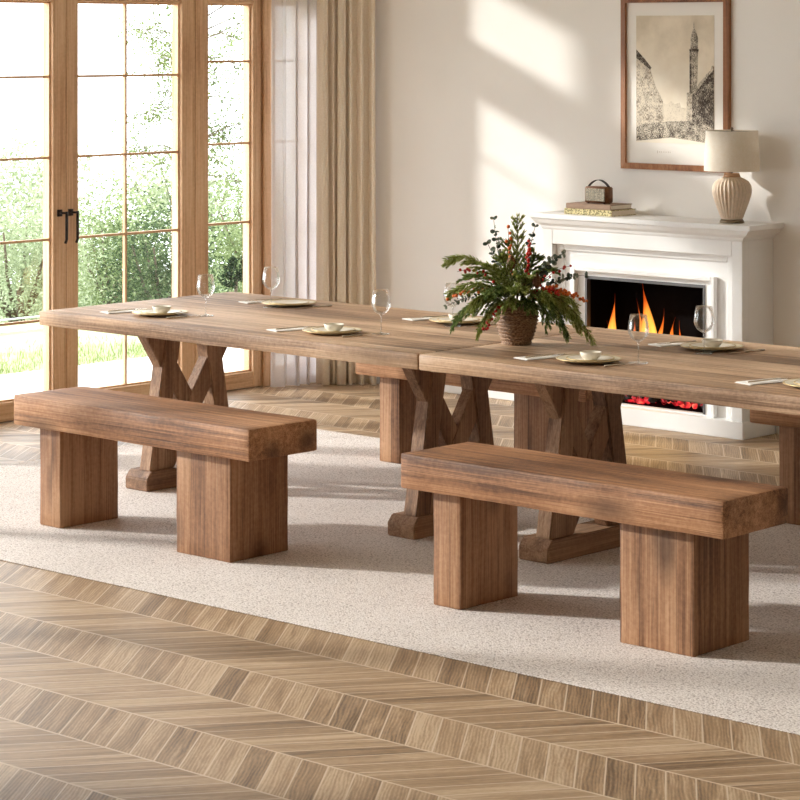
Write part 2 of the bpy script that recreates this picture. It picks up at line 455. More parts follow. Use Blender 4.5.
def glazed(name, label, cat, y0, y1, z0, z1, wl, wr, wb, wt, hbars, vbars, handle=None, bt=0.011):
    """a glazed leaf: stiles, rails, bead, muntins and pane"""
    t = link(bpy.data.objects.new(name, None)); t.location = (WX, (y0 + y1) / 2, z0); t.empty_display_size = 0.05
    struct(t, label, cat)
    L = lambda bm: bmesh.ops.translate(bm, verts=bm.verts[:], vec=-Vector((WX, (y0 + y1) / 2, z0)))
    x0, x1 = WX - 0.075, WX
    for a, b in ((y0, y0 + wl), (y1 - wr, y1)):
        bm = bmesh.new(); box(bm, x0, x1, a, b, z0, z1); bevel_all(bm, 0.003, 1); L(bm); finish('stile', bm, OAK_Z, t)
    for a, b in ((z0, z0 + wb), (z1 - wt, z1)):
        bm = bmesh.new(); box(bm, x0 + .002, x1 - .002, y0 + wl, y1 - wr, a, b); bevel_all(bm, 0.003, 1); L(bm); finish('rail', bm, OAK_Y, t)
    gy0, gy1, gz0, gz1 = y0 + wl, y1 - wr, z0 + wb, z1 - wt
    bd = 0.008
    bm = bmesh.new()                              # glazing bead set back from the face
    for a, b, c, d in ((gy0, gy0 + bd, gz0, gz1), (gy1 - bd, gy1, gz0, gz1), (gy0 + bd, gy1 - bd, gz0, gz0 + bd), (gy0 + bd, gy1 - bd, gz1 - bd, gz1)):
        box(bm, GX - .02, GX + .006, a, b, c, d)
    L(bm); finish('glazing_bead', bm, OAK_Z, t)
    for h in hbars:
        bm = bmesh.new(); box(bm, GX - .010, GX + .008, gy0 + bd, gy1 - bd, h - bt / 2, h + bt / 2); L(bm); finish('muntin', bm, OAK_Y, t)
    for v in vbars:
        bm = bmesh.new(); box(bm, GX - .010, GX + .0075, v - bt / 2, v + bt / 2, gz0 + bd, gz1 - bd); L(bm); finish('muntin', bm, OAK_Z, t)
    bm = bmesh.new(); box(bm, GX - .002, GX + .002, gy0 + .004, gy1 - .004, gz0 + .004, gz1 - .004); L(bm); finish('pane', bm, PANE, t)
    if handle is not None:
        hy, sgn = handle
        bm = bmesh.new()
        hm = hy - .015
        box(bm, WX, WX + .008, hm - .012, hm + .012, .893, .923)
        tube(bm, [(WX + .006, hm, .909), (WX + .028, hm, .909), (WX + .034, hm + .006, .909), (WX + .034, hy, .909)], .0048, 10)
        tube(bm, [(WX + .034, hy, .915), (WX + .034, hy, .79), (WX + .030, hy - .004, .772)], .0064, 10)
        bm2 = bm; L(bm2); finish('handle', bm2, BLACK_METAL, t, True)
    return t
HB = [1.520, 1.157, 0.790, 0.430]
SB = [1.580, 1.185, 0.803, 0.420]
TOP = 1.885
glazed('door_1', 'oak french door leaf at the left edge with dark lever handle', 'door', 0.735, 1.494, 0.004, TOP, .075, .075, .085, .028, HB, [1.115], (1.468, -1))
glazed('door_2', 'right oak french door leaf nearest the narrow side window, dark lever handle', 'door', 1.496, 2.272, 0.004, TOP, .070, .070, .085, .028, HB, [1.868], (1.532, 1))
glazed('window_1', 'narrow oak side window beside the white sheer curtain', 'window', 2.288, 2.725, 0.004, TOP, .085, .056, .075, .028, SB, [])
glazed('window_2', 'narrow oak side window left of the french doors', 'window', 0.25, 0.705, 0.004, TOP, .075, .086, .075, .028, SB, [])
glazed('window_10', 'narrow oak side window hidden behind the sheer curtain', 'window', 2.775, 3.10, 0.004, TOP, .045, .045, .075, .028, SB, [])
glazed('window_3', 'transom window over the left door leaf', 'window', 0.735, 1.494, 2.07, ZT - .02, .05, .05, .03, .03, [], [1.115])
glazed('window_4', 'transom window over the right door leaf', 'window', 1.496, 2.272, 2.07, ZT - .02, .05, .05, .03, .03, [], [1.868])
glazed('window_5', 'transom window over the right side window', 'window', 2.288, 2.725, 2.07, ZT - .02, .05, .025, .03, .03, [], [])
glazed('window_6', 'transom window over the left side window', 'window', 0.25, 0.705, 2.07, ZT - .02, .05, .05, .03, .03, [], [])
bm = bmesh.new()                                  # fixed frame: jambs, posts, transom beam, threshold
x0, x1 = WX - .10, WX - .004
for a, b in ((U1[0], .249), (.706, .734), (2.273, 2.287), (2.726, 2.774), (3.101, 3.13)): box(bm, x0, x1, a, b, 0, ZT)
for a, b in ((.249, .706), (.734, 2.273), (2.287, 2.726), (2.774, 3.101)):
    box(bm, x0, x1, a, b, TOP + .001, 2.069); box(bm, x0, x1, a, b, ZT - .019, ZT)
struct(finish('trim_1', bm, OAK_Z), 'fixed oak frame around the french doors and side windows', 'frame')
bm = bmesh.new(); box(bm, WX, WX + .014, 2.728, 2.772, 0, ZT + .02); bevel_all(bm, .003, 1)
struct(finish('trim_2', bm, OAK_Z), 'oak casing strip between the side window and the sheer curtain', 'trim')
# the second glazed opening, further toward the viewer on the same wall
ys = [-4.52, -3.0, -1.5, 0.03]
for i in range(3):
    glazed('window_%d' % (7 + i), ('tall oak window nearest the viewer, beyond the left edge', 'middle tall oak window beyond the left edge', 'tall oak window beyond the left edge, next to the doors')[i], 'window', ys[i] + .004, ys[i + 1] - .004, 0.004, ZT2 - .02, .05, .05, .085, .05, [2.3, 1.157], [])
bm = bmesh.new()
box(bm, x0, x1, U2[0], ys[0] + .003, 0, ZT2); box(bm, x0, x1, ys[3] - .003, U2[1], 0, ZT2)
box(bm, x0, x1, ys[0] + .003, ys[3] - .003, ZT2 - .019, ZT2)
struct(finish('trim_3', bm, OAK_Z), 'fixed oak frame of the windows beyond the left edge', 'frame')

# ------------------------------------------------------------------ curtains
def curtain(path, z0, z1, ampl, waves, n=120, nz=16, phase=0.0, flare=0.0, thick=0.003, seed=0):
    bm = bmesh.new()
    path = [Vector((p[0], p[1], 0)) for p in path]
    lens = [(b - a).length for a, b in zip(path, path[1:])]; tot = sum(lens)
    def at(s):
        d = s * tot
        for a, b, l in zip(path, path[1:], lens):
            if d <= l + 1e-9: return a.lerp(b, d / l), (b - a).normalized()
            d -= l
        return path[-1].copy(), (path[-1] - path[-2]).normalized()
    grid = []
    for k in range(nz + 1):
        f = k / nz; z = z0 + (z1 - z0) * f; row = []
        for i in range(n + 1):
            s = i / n
            p, tg = at(s); nr = Vector((-tg.y, tg.x, 0))
            ph = 2 * PI * waves * s + phase + 0.9 * math.sin(5.3 * s + seed) + 0.25 * noise.noise(Vector((s * 4, z * 0.9, seed)))
            a = ampl * (0.75 + 0.5 * noise.noise(Vector((s * 6, 3.3, seed)))) * (1 + flare * (1 - f) ** 2)
            q = p + nr * (a * math.sin(ph)) + tg * (a * 0.55 * math.sin(2 * ph))
            q += tg * (flare * 0.02 * (1 - f) ** 2 * math.sin(9 * s))
            q.z = z + (0.006 * max(0.0, math.sin(ph * 1.0 + 1)) if k == 0 else 0)
            row.append(bm.verts.new(q))
        grid.append(row)
    for k in range(nz):
        for i in range(n):
            bm.faces.new((grid[k][i], grid[k][i + 1], grid[k + 1][i + 1], grid[k + 1][i]))
    return bm
o = finish('sheer_curtain', curtain([(-3.80, 2.728), (-3.785, 2.92), (-3.80, 3.12)], 0.003, 2.62, 0.024, 5.4, 170, 20, 0.4, 0.5, seed=2), SHEER, None, True)
tag(o, 'white sheer voile curtain hanging beside the oak side window', 'curtain')
o = finish('linen_curtain', curtain([(-3.715, 2.955), (-3.645, 3.045), (-3.517, 3.140)], 0.004, 2.62, 0.033, 5.6, 200, 16, 2.2, 0.25, seed=5), CURTAIN, None, True)
tag(o, 'beige textured linen curtain hanging in folds in the corner', 'curtain')
m = o.modifiers.new('thickness', 'SOLIDIFY'); m.thickness = 0.002
bm = bmesh.new(); tube(bm, [(-3.72, 0.15, 2.66), (-3.72, 3.15, 2.66)], .012, 10)
for y in (.2, 1.495, 3.0): tube(bm, [(-3.72, y, 2.66), (WX, y, 2.66)], .006, 8)
tag(finish('curtain_rod', bm, BLACK_METAL, None, True), 'dark curtain rod above the french doors and curtains', 'rod')

# ------------------------------------------------------------------ rug
RX0, RX1, RY0, RY1 = -3.0, 2.9, -0.734, 1.936
RT = 0.003
rugo = thing('rug', 'large pale woven area rug under the dining table and benches', 'rug')
bm = bmesh.new(); box(bm, RX0, RX1, RY0, RY1, 0.0003, RT); bevel_all(bm, 0.001, 1)
finish('woven_field', bm, RUG, rugo)
bm = bmesh.new()
x = RX0 + .004
while x < RX1 - .004:
    d = rng.uniform(.003, .0055)
    for yy, sg in ((RY0, -1), (RY1, 1)):
        v = [bm.verts.new((x - .003, yy, .001)), bm.verts.new((x + .003, yy, .001)), bm.verts.new((x + rng.uniform(-.002, .002), yy + sg * d * 1.6, .001)), bm.verts.new((x, yy, RT * .8))]
        for f in ((0, 1, 2), (0, 2, 3), (1, 3, 2), (0, 3, 1)): bm.faces.new([v[i] for i in f])
    x += .011
finish('stitched_edge', bm, flat('rug_edge', srgb(176, 158, 142), 0.95), rugo)['kind'] = 'stuff'
ZR = RT                                              # furniture on the rug stands here

# ------------------------------------------------------------------ benches
BH, BL, BW, BT = 0.45, 1.178, 0.314, 0.105
def make_bench(label, group):
    t = thing('dining_bench', label, 'bench', (0, 0, ZR), 0, group)
    h = BH - ZR
    finish('seat', beam(0, BL, 0, BW, h - BT, h, 0.006, 0.0026, 0.05, 1.3, 9), BENCH_X, t, 'edges')
    finish('leg', beam(.099, .209, .037, .303, 0, h - BT, 0.004, 0.0018, 0.055, 4.2, 10), BENCH_Z, t, 'edges')
    finish('leg', beam(.799, 1.054, .037, .303, 0, h - BT, 0.004, 0.0018, 0.055, 8.9, 10), BENCH_Z, t, 'edges')
    return t
GB = 'rustic wooden benches along the table'
b1 = make_bench('chunky brown wooden bench in front of the table, nearest the glass doors', GB)
b1.location = (-2.030, -0.308, ZR)
dup(b1, (-0.190, -0.318, ZR), 'chunky brown wooden bench in the right foreground, in front of the table')
dup(b1, (-2.069, 1.470, ZR), 'chunky brown wooden bench behind the table, mostly hidden behind the middle pedestals')
dup(b1, (-0.164, 1.470, ZR), 'chunky brown wooden bench behind the table at the right edge, by the fireplace')

# ------------------------------------------------------------------ tables
TZ, TT = 0.675, 0.053
TX0, TXJ, TY0, TY1 = -2.455, -0.546, 0.157, 1.148
def pedestal(parent, x, seed):
    """trestle in the y-z plane: foot, two leaning posts, crossed braces, cap"""
    yc = 0.655 - TY0                                  # local y
    zt = TZ - TT - ZR
    p = link(bpy.data.objects.new('pedestal', None)); p.parent = parent; p.location = (x, yc, 0); p.empty_display_size = .05
    bm = bmesh.new()
    prism_yz(bm, [(-.247, 0), (.247, 0), (.247, .045), (.225, .072), (-.225, .072), (-.247, .045)], -.0625, .0625)
    bevel_all(bm, .004, 2); finish('foot', bm, TABLE_Y, p)
    for s in (-1, 1):
        bm = bmesh.new()
        pts = [(s * .222, .071), (s * .150, .071), (s * .052, zt - .001), (s * .128, zt - .001)]
        prism_yz(bm, pts if s < 0 else pts[::-1], -.012, .050); bevel_all(bm, .004, 2)
        finish('post', bm, TABLE_L, p)
    for s in (-1, 1):
        bm = bmesh.new()
        o_ = .0012 * (s + 1)
        top, bot = -.218 * s, .137 * s
        pts = [(top - .045, zt - .001), (bot - .045, .0715), (bot + .045, .0715), (top + .045, zt - .001)]
        prism_yz(bm, pts, -.006 - o_, .044 - o_); bevel_all(bm, .003, 2)
        finish('cross_brace', bm, TABLE_L, p)
    return p
def make_table(label, x0, x1, peds):
    t = thing('dining_table', label, 'table', (x0, TY0, ZR), 0, 'rustic trestle tables pushed end to end')
    z1 = TZ - ZR
    finish('tabletop', beam(0.0026, x1 - x0 - 0.0026, 0, TY1 - TY0, z1 - TT, z1, 0.004, 0.0012, 0.06, x0, 7), TABLE_X, t, 'edges')
    for i, px in enumerate(peds): pedestal(t, px - x0, i)
    return t
make_table('long rustic wooden trestle table nearest the glass doors', TX0, TXJ, (-2.1915, -0.8515))
make_table('long rustic wooden trestle table at the right, holding the fir centrepiece', TXJ, TXJ + (TXJ - TX0), (-0.2705, 1.0995))

# ------------------------------------------------------------------ table settings
CREAM = flat('cream_glaze', srgb(236, 228, 212), 0.3, nz=0.03, nscale=30)
SAGE = flat('stone_glaze', srgb(228, 217, 192), 0.35, nz=0.06, nscale=40)
GOLD = flat('gilt_rim', srgb(206, 180, 128), 0.35, Metallic=0.35)
LINEN = flat('napkin_linen', srgb(240, 236, 230), 0.9, nz=0.03, nscale=120)
STEEL = flat('champagne_steel', srgb(214, 200, 180), 0.22, Metallic=0.9)
def plate_bm(r, h, rimw):
    bm = bmesh.new()
    lathe(bm, [(0, 0), (r * .62, 0), (r * .64, .001), (r - .003, h - .0012), (r, h), (r - .003, h + .0012), (r * .68, .0038), (r * .62, .0028), (0, .0028)], 48)
    return bm
def rim_bm(r, h):
    bm = bmesh.new(); lathe(bm, [(r - .004, h + .001), (r + .0006, h - .0006), (r + .0012, h + .0008), (r - .001, h + .0022), (r - .004, h + .001)], 48); return bm
def make_plate(label):
    t = thing('dinner_plate', label, 'plate', (0, 0, TZ), 0, 'dinner plates on the table')
    finish('dish', plate_bm(.103, .011, .02), SAGE, t, True); finish('rim', rim_bm(.103, .011), GOLD, t, True)
    return t
def make_side(label):
    t = thing('side_plate', label, 'plate', (0, 0, TZ), 0, 'small plates stacked on the dinner plates')
    finish('dish', plate_bm(.076, .009, .015), CREAM, t, True); finish('rim', rim_bm(.076, .009), GOLD, t, True)
    return t
def make_bowl(label):
    bm = bmesh.new()
    lathe(bm, [(0, 0), (.020, 0), (.021, .003), (.030, .010), (.0355, .024), (.0345, .0255), (.033, .024), (.028, .012), (.018, .006), (0, .005)], 40)
    return tag(finish('bowl', bm, CREAM, None, True), label, 'bowl', 'small bowls on the plates')
def make_napkin(label):
    bm = bmesh.new()
    for k in range(2):
        z = .0002 + k * .0017; s = 1 - .03 * k
        n = 10
        top = []; 
        g = [[None] * 5 for _ in range(n + 1)]
        for i in range(n + 1):
            for j in range(5):
                xx = (-.085 + .17 * i / n) * s; yy = (-.036 + .072 * j / 4) * s
                g[i][j] = bm.verts.new((xx + k * .002, yy, z + .0013 + .0004 * noise.noise(Vector((xx * 30, yy * 30, k)))))
        lo = {}
        for i in range(n):
            for j in range(4): bm.faces.new((g[i][j], g[i + 1][j], g[i + 1][j + 1], g[i][j + 1]))
        per = [g[i][0] for i in range(n + 1)] + [g[n][j] for j in range(1, 5)] + [g[i][4] for i in range(n - 1, -1, -1)] + [g[0][j] for j in range(3, 0, -1)]
        lows = [bm.verts.new((v.co.x, v.co.y, z)) for v in per]
        for a in range(len(per)):
            b = (a + 1) % len(per); bm.faces.new((lows[a], lows[b], per[b], per[a]))
        bm.faces.new(lows[::-1])
    return tag(finish('napkin', bm, LINEN), label, 'napkin', 'folded white napkins on the table')
def make_fork(label):
    t = thing('fork', label, 'cutlery', (0, 0, TZ), 0, 'forks beside the plates')
    bm = bmesh.new()
    tube(bm, [(-.075, 0, .003), (-.03, 0, .0035), (.02, 0, .0045), (.035, 0, .004)], .0030, 8, .0020); finish('handle', bm, STEEL, t, True)
    bm = bmesh.new()
    box(bm, .034, .05, -.0075, .0075, .0028, .0046)
    for k in range(4):
        y = -.0062 + k * .00413; box(bm, .0495, .082, y - .001, y + .001, .0028, .0042)
    finish('tines', bm, STEEL, t)
    return t
def make_knife(label):
    t = thing('knife', label, 'cutlery', (0, 0, TZ), 0, 'knives beside the plates')
    bm = bmesh.new(); tube(bm, [(-.082, 0, .0036), (-.03, 0, .0036), (0, 0, .0034)], .0034, 8, .0026); finish('handle', bm, STEEL, t, True)
    bm = bmesh.new()
    pts = [(0, -.004), (.07, -.0075), (.088, -.002), (.09, .004), (0, .004)]
    a = [bm.verts.new((x, y, .0022)) for x, y in pts]; b = [bm.verts.new((x, y, .0036)) for x, y in pts]
    bm.faces.new(a[::-1]); bm.faces.new(b)
    for i in range(5): bm.faces.new((a[i], a[(i + 1) % 5], b[(i + 1) % 5], b[i]))
    finish('blade', bm, STEEL, t)
    return t
def make_glass(label):
    t = thing('wine_glass', label, 'glass', (0, 0, TZ), 0, 'wine glasses on the table')
    bm = bmesh.new()
    out = [(.0035, .066), (.012, .069), (.024, .078), (.0318, .093), (.0335, .106), (.0312, .126), (.0262, .152)]
    inn = [(.0252, .152), (.0302, .126), (.0325, .106), (.0308, .093), (.023, .079), (.011, .0705), (0, .0688)]
    lathe(bm, out + inn, 32); finish('glass_bowl', bm, WINEG, t, True)
    bm = bmesh.new(); lathe(bm, [(0, .0055), (.0042, .0055), (.0024, .012), (.0020, .035), (.0024, .058), (.0042, .0658), (0, .0662)], 16); finish('stem', bm, STEMG, t, True)
    bm = bmesh.new(); lathe(bm, [(0, 0), (.0305, 0), (.031, .001), (.028, .0018), (.012, .0035), (.004, .0054), (0, .0054)], 32); finish('foot', bm, STEMG, t, True)
    return t
E1 = .0006
TZC = TZ + .0002
# plate centre (x, y), facing (+1 = diner at the front edge, -1 = diner at the back edge), glass, word
SET = [
    ((-2.018, .372), 1, (-1.869, .462), 'at the front left end of the table', (1, 1, 1)),
    ((-1.150, .385), 1, (-1.008, .480), 'at the front middle of the left table', (1, 1, 1)),
    ((-0.013, .372), 1, (0.118, .456), 'in front of the fir centrepiece at its right', (1, 1, 1)),
    ((0.840, .372), 1, None, 'at the right edge of the photo', (1, 1, 1)),
    ((0.080, .905), -1, (0.124, .800), 'in front of the fireplace', (1, 1, 1)),
    ((-1.905, .930), -1, (-1.905, .835), 'at the back left near the sheer curtain', (1, 1, 0)),
    ((-1.040, .920), -1, (-0.985, .830), 'at the back, behind the fir centrepiece', (1, 1, 1)),
]
proto = {}
def put(kind, maker, loc, label, rz=0.0):
    if kind not in proto:
        o = maker(label); proto[kind] = o
    else:
        o = dup(proto[kind], loc, label)
    o.location = loc; o.rotation_euler = (0, 0, rz); o['label'] = label
    return o
for (px, py), sgn, g, where, has in SET:
    put('plate', make_plate, (px, py, TZC), 'stone coloured dinner plate with gilt rim ' + where)
    put('side', make_side, (px + .004, py + .002 * sgn, TZC + .0033), 'small cream plate on the dinner plate ' + where)
    if has[2]: put('bowl', make_bowl, (px + .004, py + .004 * sgn, TZC + .0064), 'little cream bowl on the stacked plates ' + where)
    rot = 0 if sgn > 0 else PI
    nx = px - .175 if sgn > 0 else px - .165
    put('napkin', make_napkin, (nx, py - .02 * sgn, TZC), 'folded white napkin left of the plate ' + where, PI / 2 - .28 + rot)
    put('fork', make_fork, (nx + .012, py - .02 * sgn, TZC + .0040), 'fork lying on the napkin ' + where, PI / 2 - .28 + (0 if sgn > 0 else PI))
    put('knife', make_knife, (px + .137, py + .005 * sgn, TZC), 'knife right of the plate ' + where, PI / 2 - .22 + (0 if sgn > 0 else PI))
    if g: put('wine', make_glass, (g[0], g[1], TZC), 'clear wine glass ' + where)

# ------------------------------------------------------------------ fir and berry centrepiece
def basket_mat():
    t = NT('woven_basket'); v = t.coord(); x, y, z = t.sep(v)
    a = t.math('ARCTAN2', y, x)
    n = t.noise(t.comb(t.math('MULTIPLY', a, 7.0), 0.0, t.math('MULTIPLY', z, 300.0)), 1, 4, 0.6)
    col = t.ramp(n, [(0.34, srgb(84, 58, 42)), (0.52, srgb(146, 112, 84)), (0.68, srgb(192, 160, 128))])
    p = t.principled(col, 0.7); t.l(t.bump(n, 0.5, 0.003), p.inputs['Normal']); return t.m
BASKET = basket_mat()
SPRUCE = leaf_mat('fir_needles', srgb(108, 122, 60), srgb(160, 172, 96), srgb(206, 210, 146), 22, 0.2)
SPRUCE2 = leaf_mat('fir_needles_dark', srgb(78, 100, 58), srgb(118, 140, 82), srgb(164, 178, 116), 22, 0.2)
EUCA = leaf_mat('eucalyptus_leaves', srgb(66, 78, 72), srgb(104, 118, 106), srgb(164, 172, 156), 30, 0.1)
STEM = flat('brown_stem', srgb(86, 60, 38), 0.8)
RED = flat('red_berries', srgb(196, 44, 28), 0.3, nz=0.25, nscale=60)
ORANGE = flat('orange_berries', srgb(222, 112, 40), 0.35, nz=0.25, nscale=60)
CPX, CPY = -0.478, 0.575
cp = thing('fir_centrepiece', 'woven basket of fir branches, eucalyptus and red berries on the table', 'centrepiece', (CPX, CPY, TZC))
BHt = .136
def brad(a, k): return 1 + .012 * math.sin(11 * a + (k // 2) * 2.1) + .006 * math.sin(23 * a + k)
prof = [(0, 0), (.046, 0)]
nrib = 11
def br(f): return .047 + .026 * math.sin(min(1, f * 1.25) * PI / 2) - .004 * max(0, f - .75) * 4 * .6
for i in range(nrib):
    f0 = (i + .12) / nrib; f1 = (i + .5) / nrib; f2 = (i + .88) / nrib
    prof += [(br(f0) - .0030, f0 * BHt), (br(f1) + .0022, f1 * BHt), (br(f2) - .0030, f2 * BHt)]
prof += [(br(1) - .004, BHt), (br(.9) - .007, BHt * .93), (br(.6) - .008, BHt * .6), (0, BHt * .55)]
bm = bmesh.new(); lathe(bm, prof, 56, radial=brad); finish('basket', bm, BASKET, cp, True)
def P3(a, h, d=0.0): return R * a + F * d + Vector((0, 0, h))
def curve(p0, p1, p2, n):
    return [(p0 * (1 - t) ** 2 + p1 * 2 * t * (1 - t) + p2 * t * t) for t in [i / n for i in range(n + 1)]]
def needle(bm, p, d, l, w):
    s = d.cross(Vector((rng.gauss(0, 1), rng.gauss(0, 1), rng.gauss(0, 1)))).normalized() * w
    q = [bm.verts.new(p - s * .5), bm.verts.new(p + d * l * .5 + s), bm.verts.new(p + d * l), bm.verts.new(p + d * l * .5 - s)]
    bm.faces.new(q)
def needles_along(bm, pts, n, l, w, spread=0.9):
    for _ in range(n):
        t = rng.random() * (len(pts) - 1.001); i = int(t)
        p = pts[i].lerp(pts[i + 1], t - i); tg = (pts[i + 1] - pts[i]).normalized()
        o = Vector((rng.gauss(0, 1), rng.gauss(0, 1), rng.gauss(0, 1))); o = (o - tg * o.dot(tg)).normalized()
        needle(bm, p, (tg + o * spread * rng.uniform(.5, 1.1)).normalized(), l * rng.uniform(.7, 1.2), w)
def fir_branch(base, ctrl, tip, twigs, tl, droop, mat, upright=False):
    pts = curve(base, ctrl, tip, 12)
    bm = bmesh.new(); tube(bm, pts, .0022, 5, .0010); st = finish('fir_branch', bm, STEM, cp, True)
    bm = bmesh.new()
    needles_along(bm, pts[3:], 200, .019, .0019, .8)
    for k in range(twigs):
        f = .25 + .7 * k / max(1, twigs - 1); i = int(f * 12); p = pts[min(i, 12)]
        tg = (pts[min(i + 1, 12)] - pts[max(i - 1, 0)]).normalized()
        for sd in (-1, 1):
            side = tg.cross(Vector((0, 0, 1)) if not upright else F).normalized() * sd
            dirv = (tg * 1.0 + side * rng.uniform(.45, .8) + Vector((0, 0, -droop)) * rng.uniform(.6, 1.2)).normalized()
            L = tl * (1.1 - .65 * f) * rng.uniform(.8, 1.15)
            tp = curve(p, p + dirv * L * .5, p + dirv * L + Vector((0, 0, -droop * L * .35)), 5)
            needles_along(bm, tp, int(34 + 800 * L), .0150, .0018, .5)
    
    for vv in bm.verts: vv.co.z = max(vv.co.z, .004)
    finish('needles', bm, mat, st)
base = lambda a=0., d=0.: P3(a, .118, d)
FB = [  # ctrl(a,h,d) tip(a,h,d) twigs len droop mat upright
    ((-.10, .33, .00), (-.236, .285, .02), 8, .075, .5, SPRUCE, 0),
    ((-.10, .26, .06), (-.232, .175, .05), 8, .075, .5, SPRUCE, 0),
    ((-.10, .22, .09), (-.215, .085, .06), 8, .080, .6, SPRUCE2, 0),
    ((-.06, .20, .12), (-.135, .055, .10), 7, .070, .6, SPRUCE, 0),
    ((-.07, .25, -.05), (-.17, .22, -.08), 6, .075, .3, SPRUCE2, 0),
    ((.00, .26, -.02), (.004, .425, -.02), 9, .050, .0, SPRUCE, 1),
    ((-.03, .23, .06), (-.055, .30, .09), 7, .060, .1, SPRUCE, 1),
    ((.03, .22, .07), (.02, .24, .12), 7, .060, .3, SPRUCE, 0),
    ((.13, .25, .05), (.258, .004, .07), 10, .078, .8, SPRUCE, 0),
    ((.10, .24, .08), (.165, .035, .09), 8, .075, .8, SPRUCE2, 0),
    ((.07, .22, .11), (.095, .085, .12), 6, .070, .6, SPRUCE2, 0),
    ((.10, .24, .00), (.20, .13, .00), 8, .080, .5, SPRUCE, 0),
    ((.05, .26, -.08), (.12, .24, -.10), 6, .070, .3, SPRUCE2, 0),
    ((-.05, .22, .08), (-.085, .19, .13), 6, .065, .4, SPRUCE2, 0),
    ((.02, .19, .10), (.035, .14, .125), 6, .055, .6, SPRUCE2, 0),
    ((-.02, .19, .10), (-.03, .15, .125), 6, .055, .5, SPRUCE, 0),
]
FB += [((-.04, .24, .04), (-.10, .27, .06), 7, .07, .2, SPRUCE, 0), ((.03, .25, .03), (.06, .30, .06), 7, .06, .1, SPRUCE2, 1), ((-.02, .24, -.03), (-.03, .34, -.05), 7, .055, .0, SPRUCE2, 1),
       ((-.08, .22, .06), (-.16, .14, .10), 7, .075, .5, SPRUCE, 0), ((.06, .22, .10), (.10, .17, .14), 7, .07, .5, SPRUCE, 0), ((.0, .23, .09), (.0, .20, .15), 7, .065, .4, SPRUCE, 0), ((.12, .24, .03), (.21, .07, .04), 8, .08, .8, SPRUCE, 0)]
for c, tp, tw, L, dr, mt, up in FB:
    fir_branch(base(c[0] * .25, c[2] * .3), P3(*c), P3(*tp), tw, L * 1.15, dr, mt, up)
def leaf_round(bm, p, d, nrm, r):
    s = d.cross(nrm).normalized()
    ring = []
    for k in range(8):
        a = 2 * PI * k / 8
        ring.append(bm.verts.new(p + d * r * (1 - math.cos(a)) * .95 + s * r * .8 * math.sin(a) + nrm * .15 * r * math.cos(2 * a)))
    bm.faces.new(ring)
def euca(c, tp, n, r):
    pts = curve(base(c[0] * .3, c[2] * .3), P3(*c), P3(*tp), 12)
    bm = bmesh.new(); tube(bm, pts, .0016, 5, .0008); st = finish('eucalyptus_stem', bm, STEM, cp, True)
    bm = bmesh.new()
    for k in range(n):
        f = .3 + .7 * k / (n - 1); i = min(11, int(f * 12)); p = pts[i].lerp(pts[i + 1], f * 12 - i if i < 11 else 1)
        tg = (pts[i + 1] - pts[i]).normalized()
        ang = k * 1.57
        side = (tg.orthogonal().normalized()); side = Matrix.Rotation(ang, 3, tg) @ side
        for sd in (-1, 1):
            d = (side * sd + tg * .5 + Vector((rng.gauss(0, .4), rng.gauss(0, .4), rng.gauss(0, .4)))).normalized()
            nn = Vector((rng.gauss(0, 1), rng.gauss(0, 1), rng.gauss(0, .7))) + F * .9; nn = (nn - d * nn.dot(d)).normalized()
            leaf_round(bm, p, d, nn, r * (1.15 - .5 * f) * rng.uniform(.8, 1.15))
    finish('leaves', bm, EUCA, st)
for c, tp, n, r in [((-.06, .26, -.04), (-.076, .415, -.04), 11, .011), ((-.05, .24, -.06), (-.095, .33, -.06), 8, .011), ((.03, .26, -.05), (.064, .39, -.05), 11, .011),
                    ((.08, .27, .0), (.155, .30, -.02), 10, .011), ((.10, .23, .02), (.228, .232, .02), 12, .010), ((-.12, .20, .05), (-.235, .13, .04), 10, .009), ((.06, .24, .05), (.11, .28, .03), 8, .012)]:
    euca(c, tp, int(n * 1.5), r * 1.12)
def berries(c, tp, n, r, mat, spread):
    pts = curve(base(c[0] * .3, c[2] * .3), P3(*c), P3(*tp), 10)
    bm = bmesh.new(); tube(bm, pts, .0014, 5, .0007); st = finish('berry_sprig', bm, STEM, cp, True)
    bm = bmesh.new()
    for k in range(n):
        f = .35 + .65 * (k + .5) / n; i = min(9, int(f * 10)); p = pts[i].lerp(pts[i + 1], f * 10 - i)
        o = Vector((rng.gauss(0, 1), rng.gauss(0, 1), rng.gauss(0, 1))).normalized() * spread * rng.uniform(.4, 1)
        sphere(bm, p + o, r * rng.uniform(.8, 1.15), 8, 5)
    finish('berries', bm, mat, st, True)
for a in [((.03, .24, .09), (.042, .345, .07), 26, .0056, RED, .010), ((.08, .24, .08), (.185, .165, .10), 30, .0058, ORANGE, .013), ((.10, .23, .09), (.232, .145, .09), 26, .0054, ORANGE, .011),
          ((.06, .22, .11), (.13, .18, .12), 22, .0056, RED, .012), ((-.05, .18, .12), (-.115, .055, .12), 22, .0056, RED, .009), ((-.09, .28, .03), (-.20, .245, .04), 12, .0052, RED, .012),
          ((-.10, .22, .08), (-.232, .165, .07), 16, .0058, ORANGE, .012), ((-.02, .27, .0), (-.030, .39, .0), 12, .0060, ORANGE, .010), ((.09, .25, .02), (.175, .262, .02), 10, .0052, RED, .010)]:
    berries(*a)
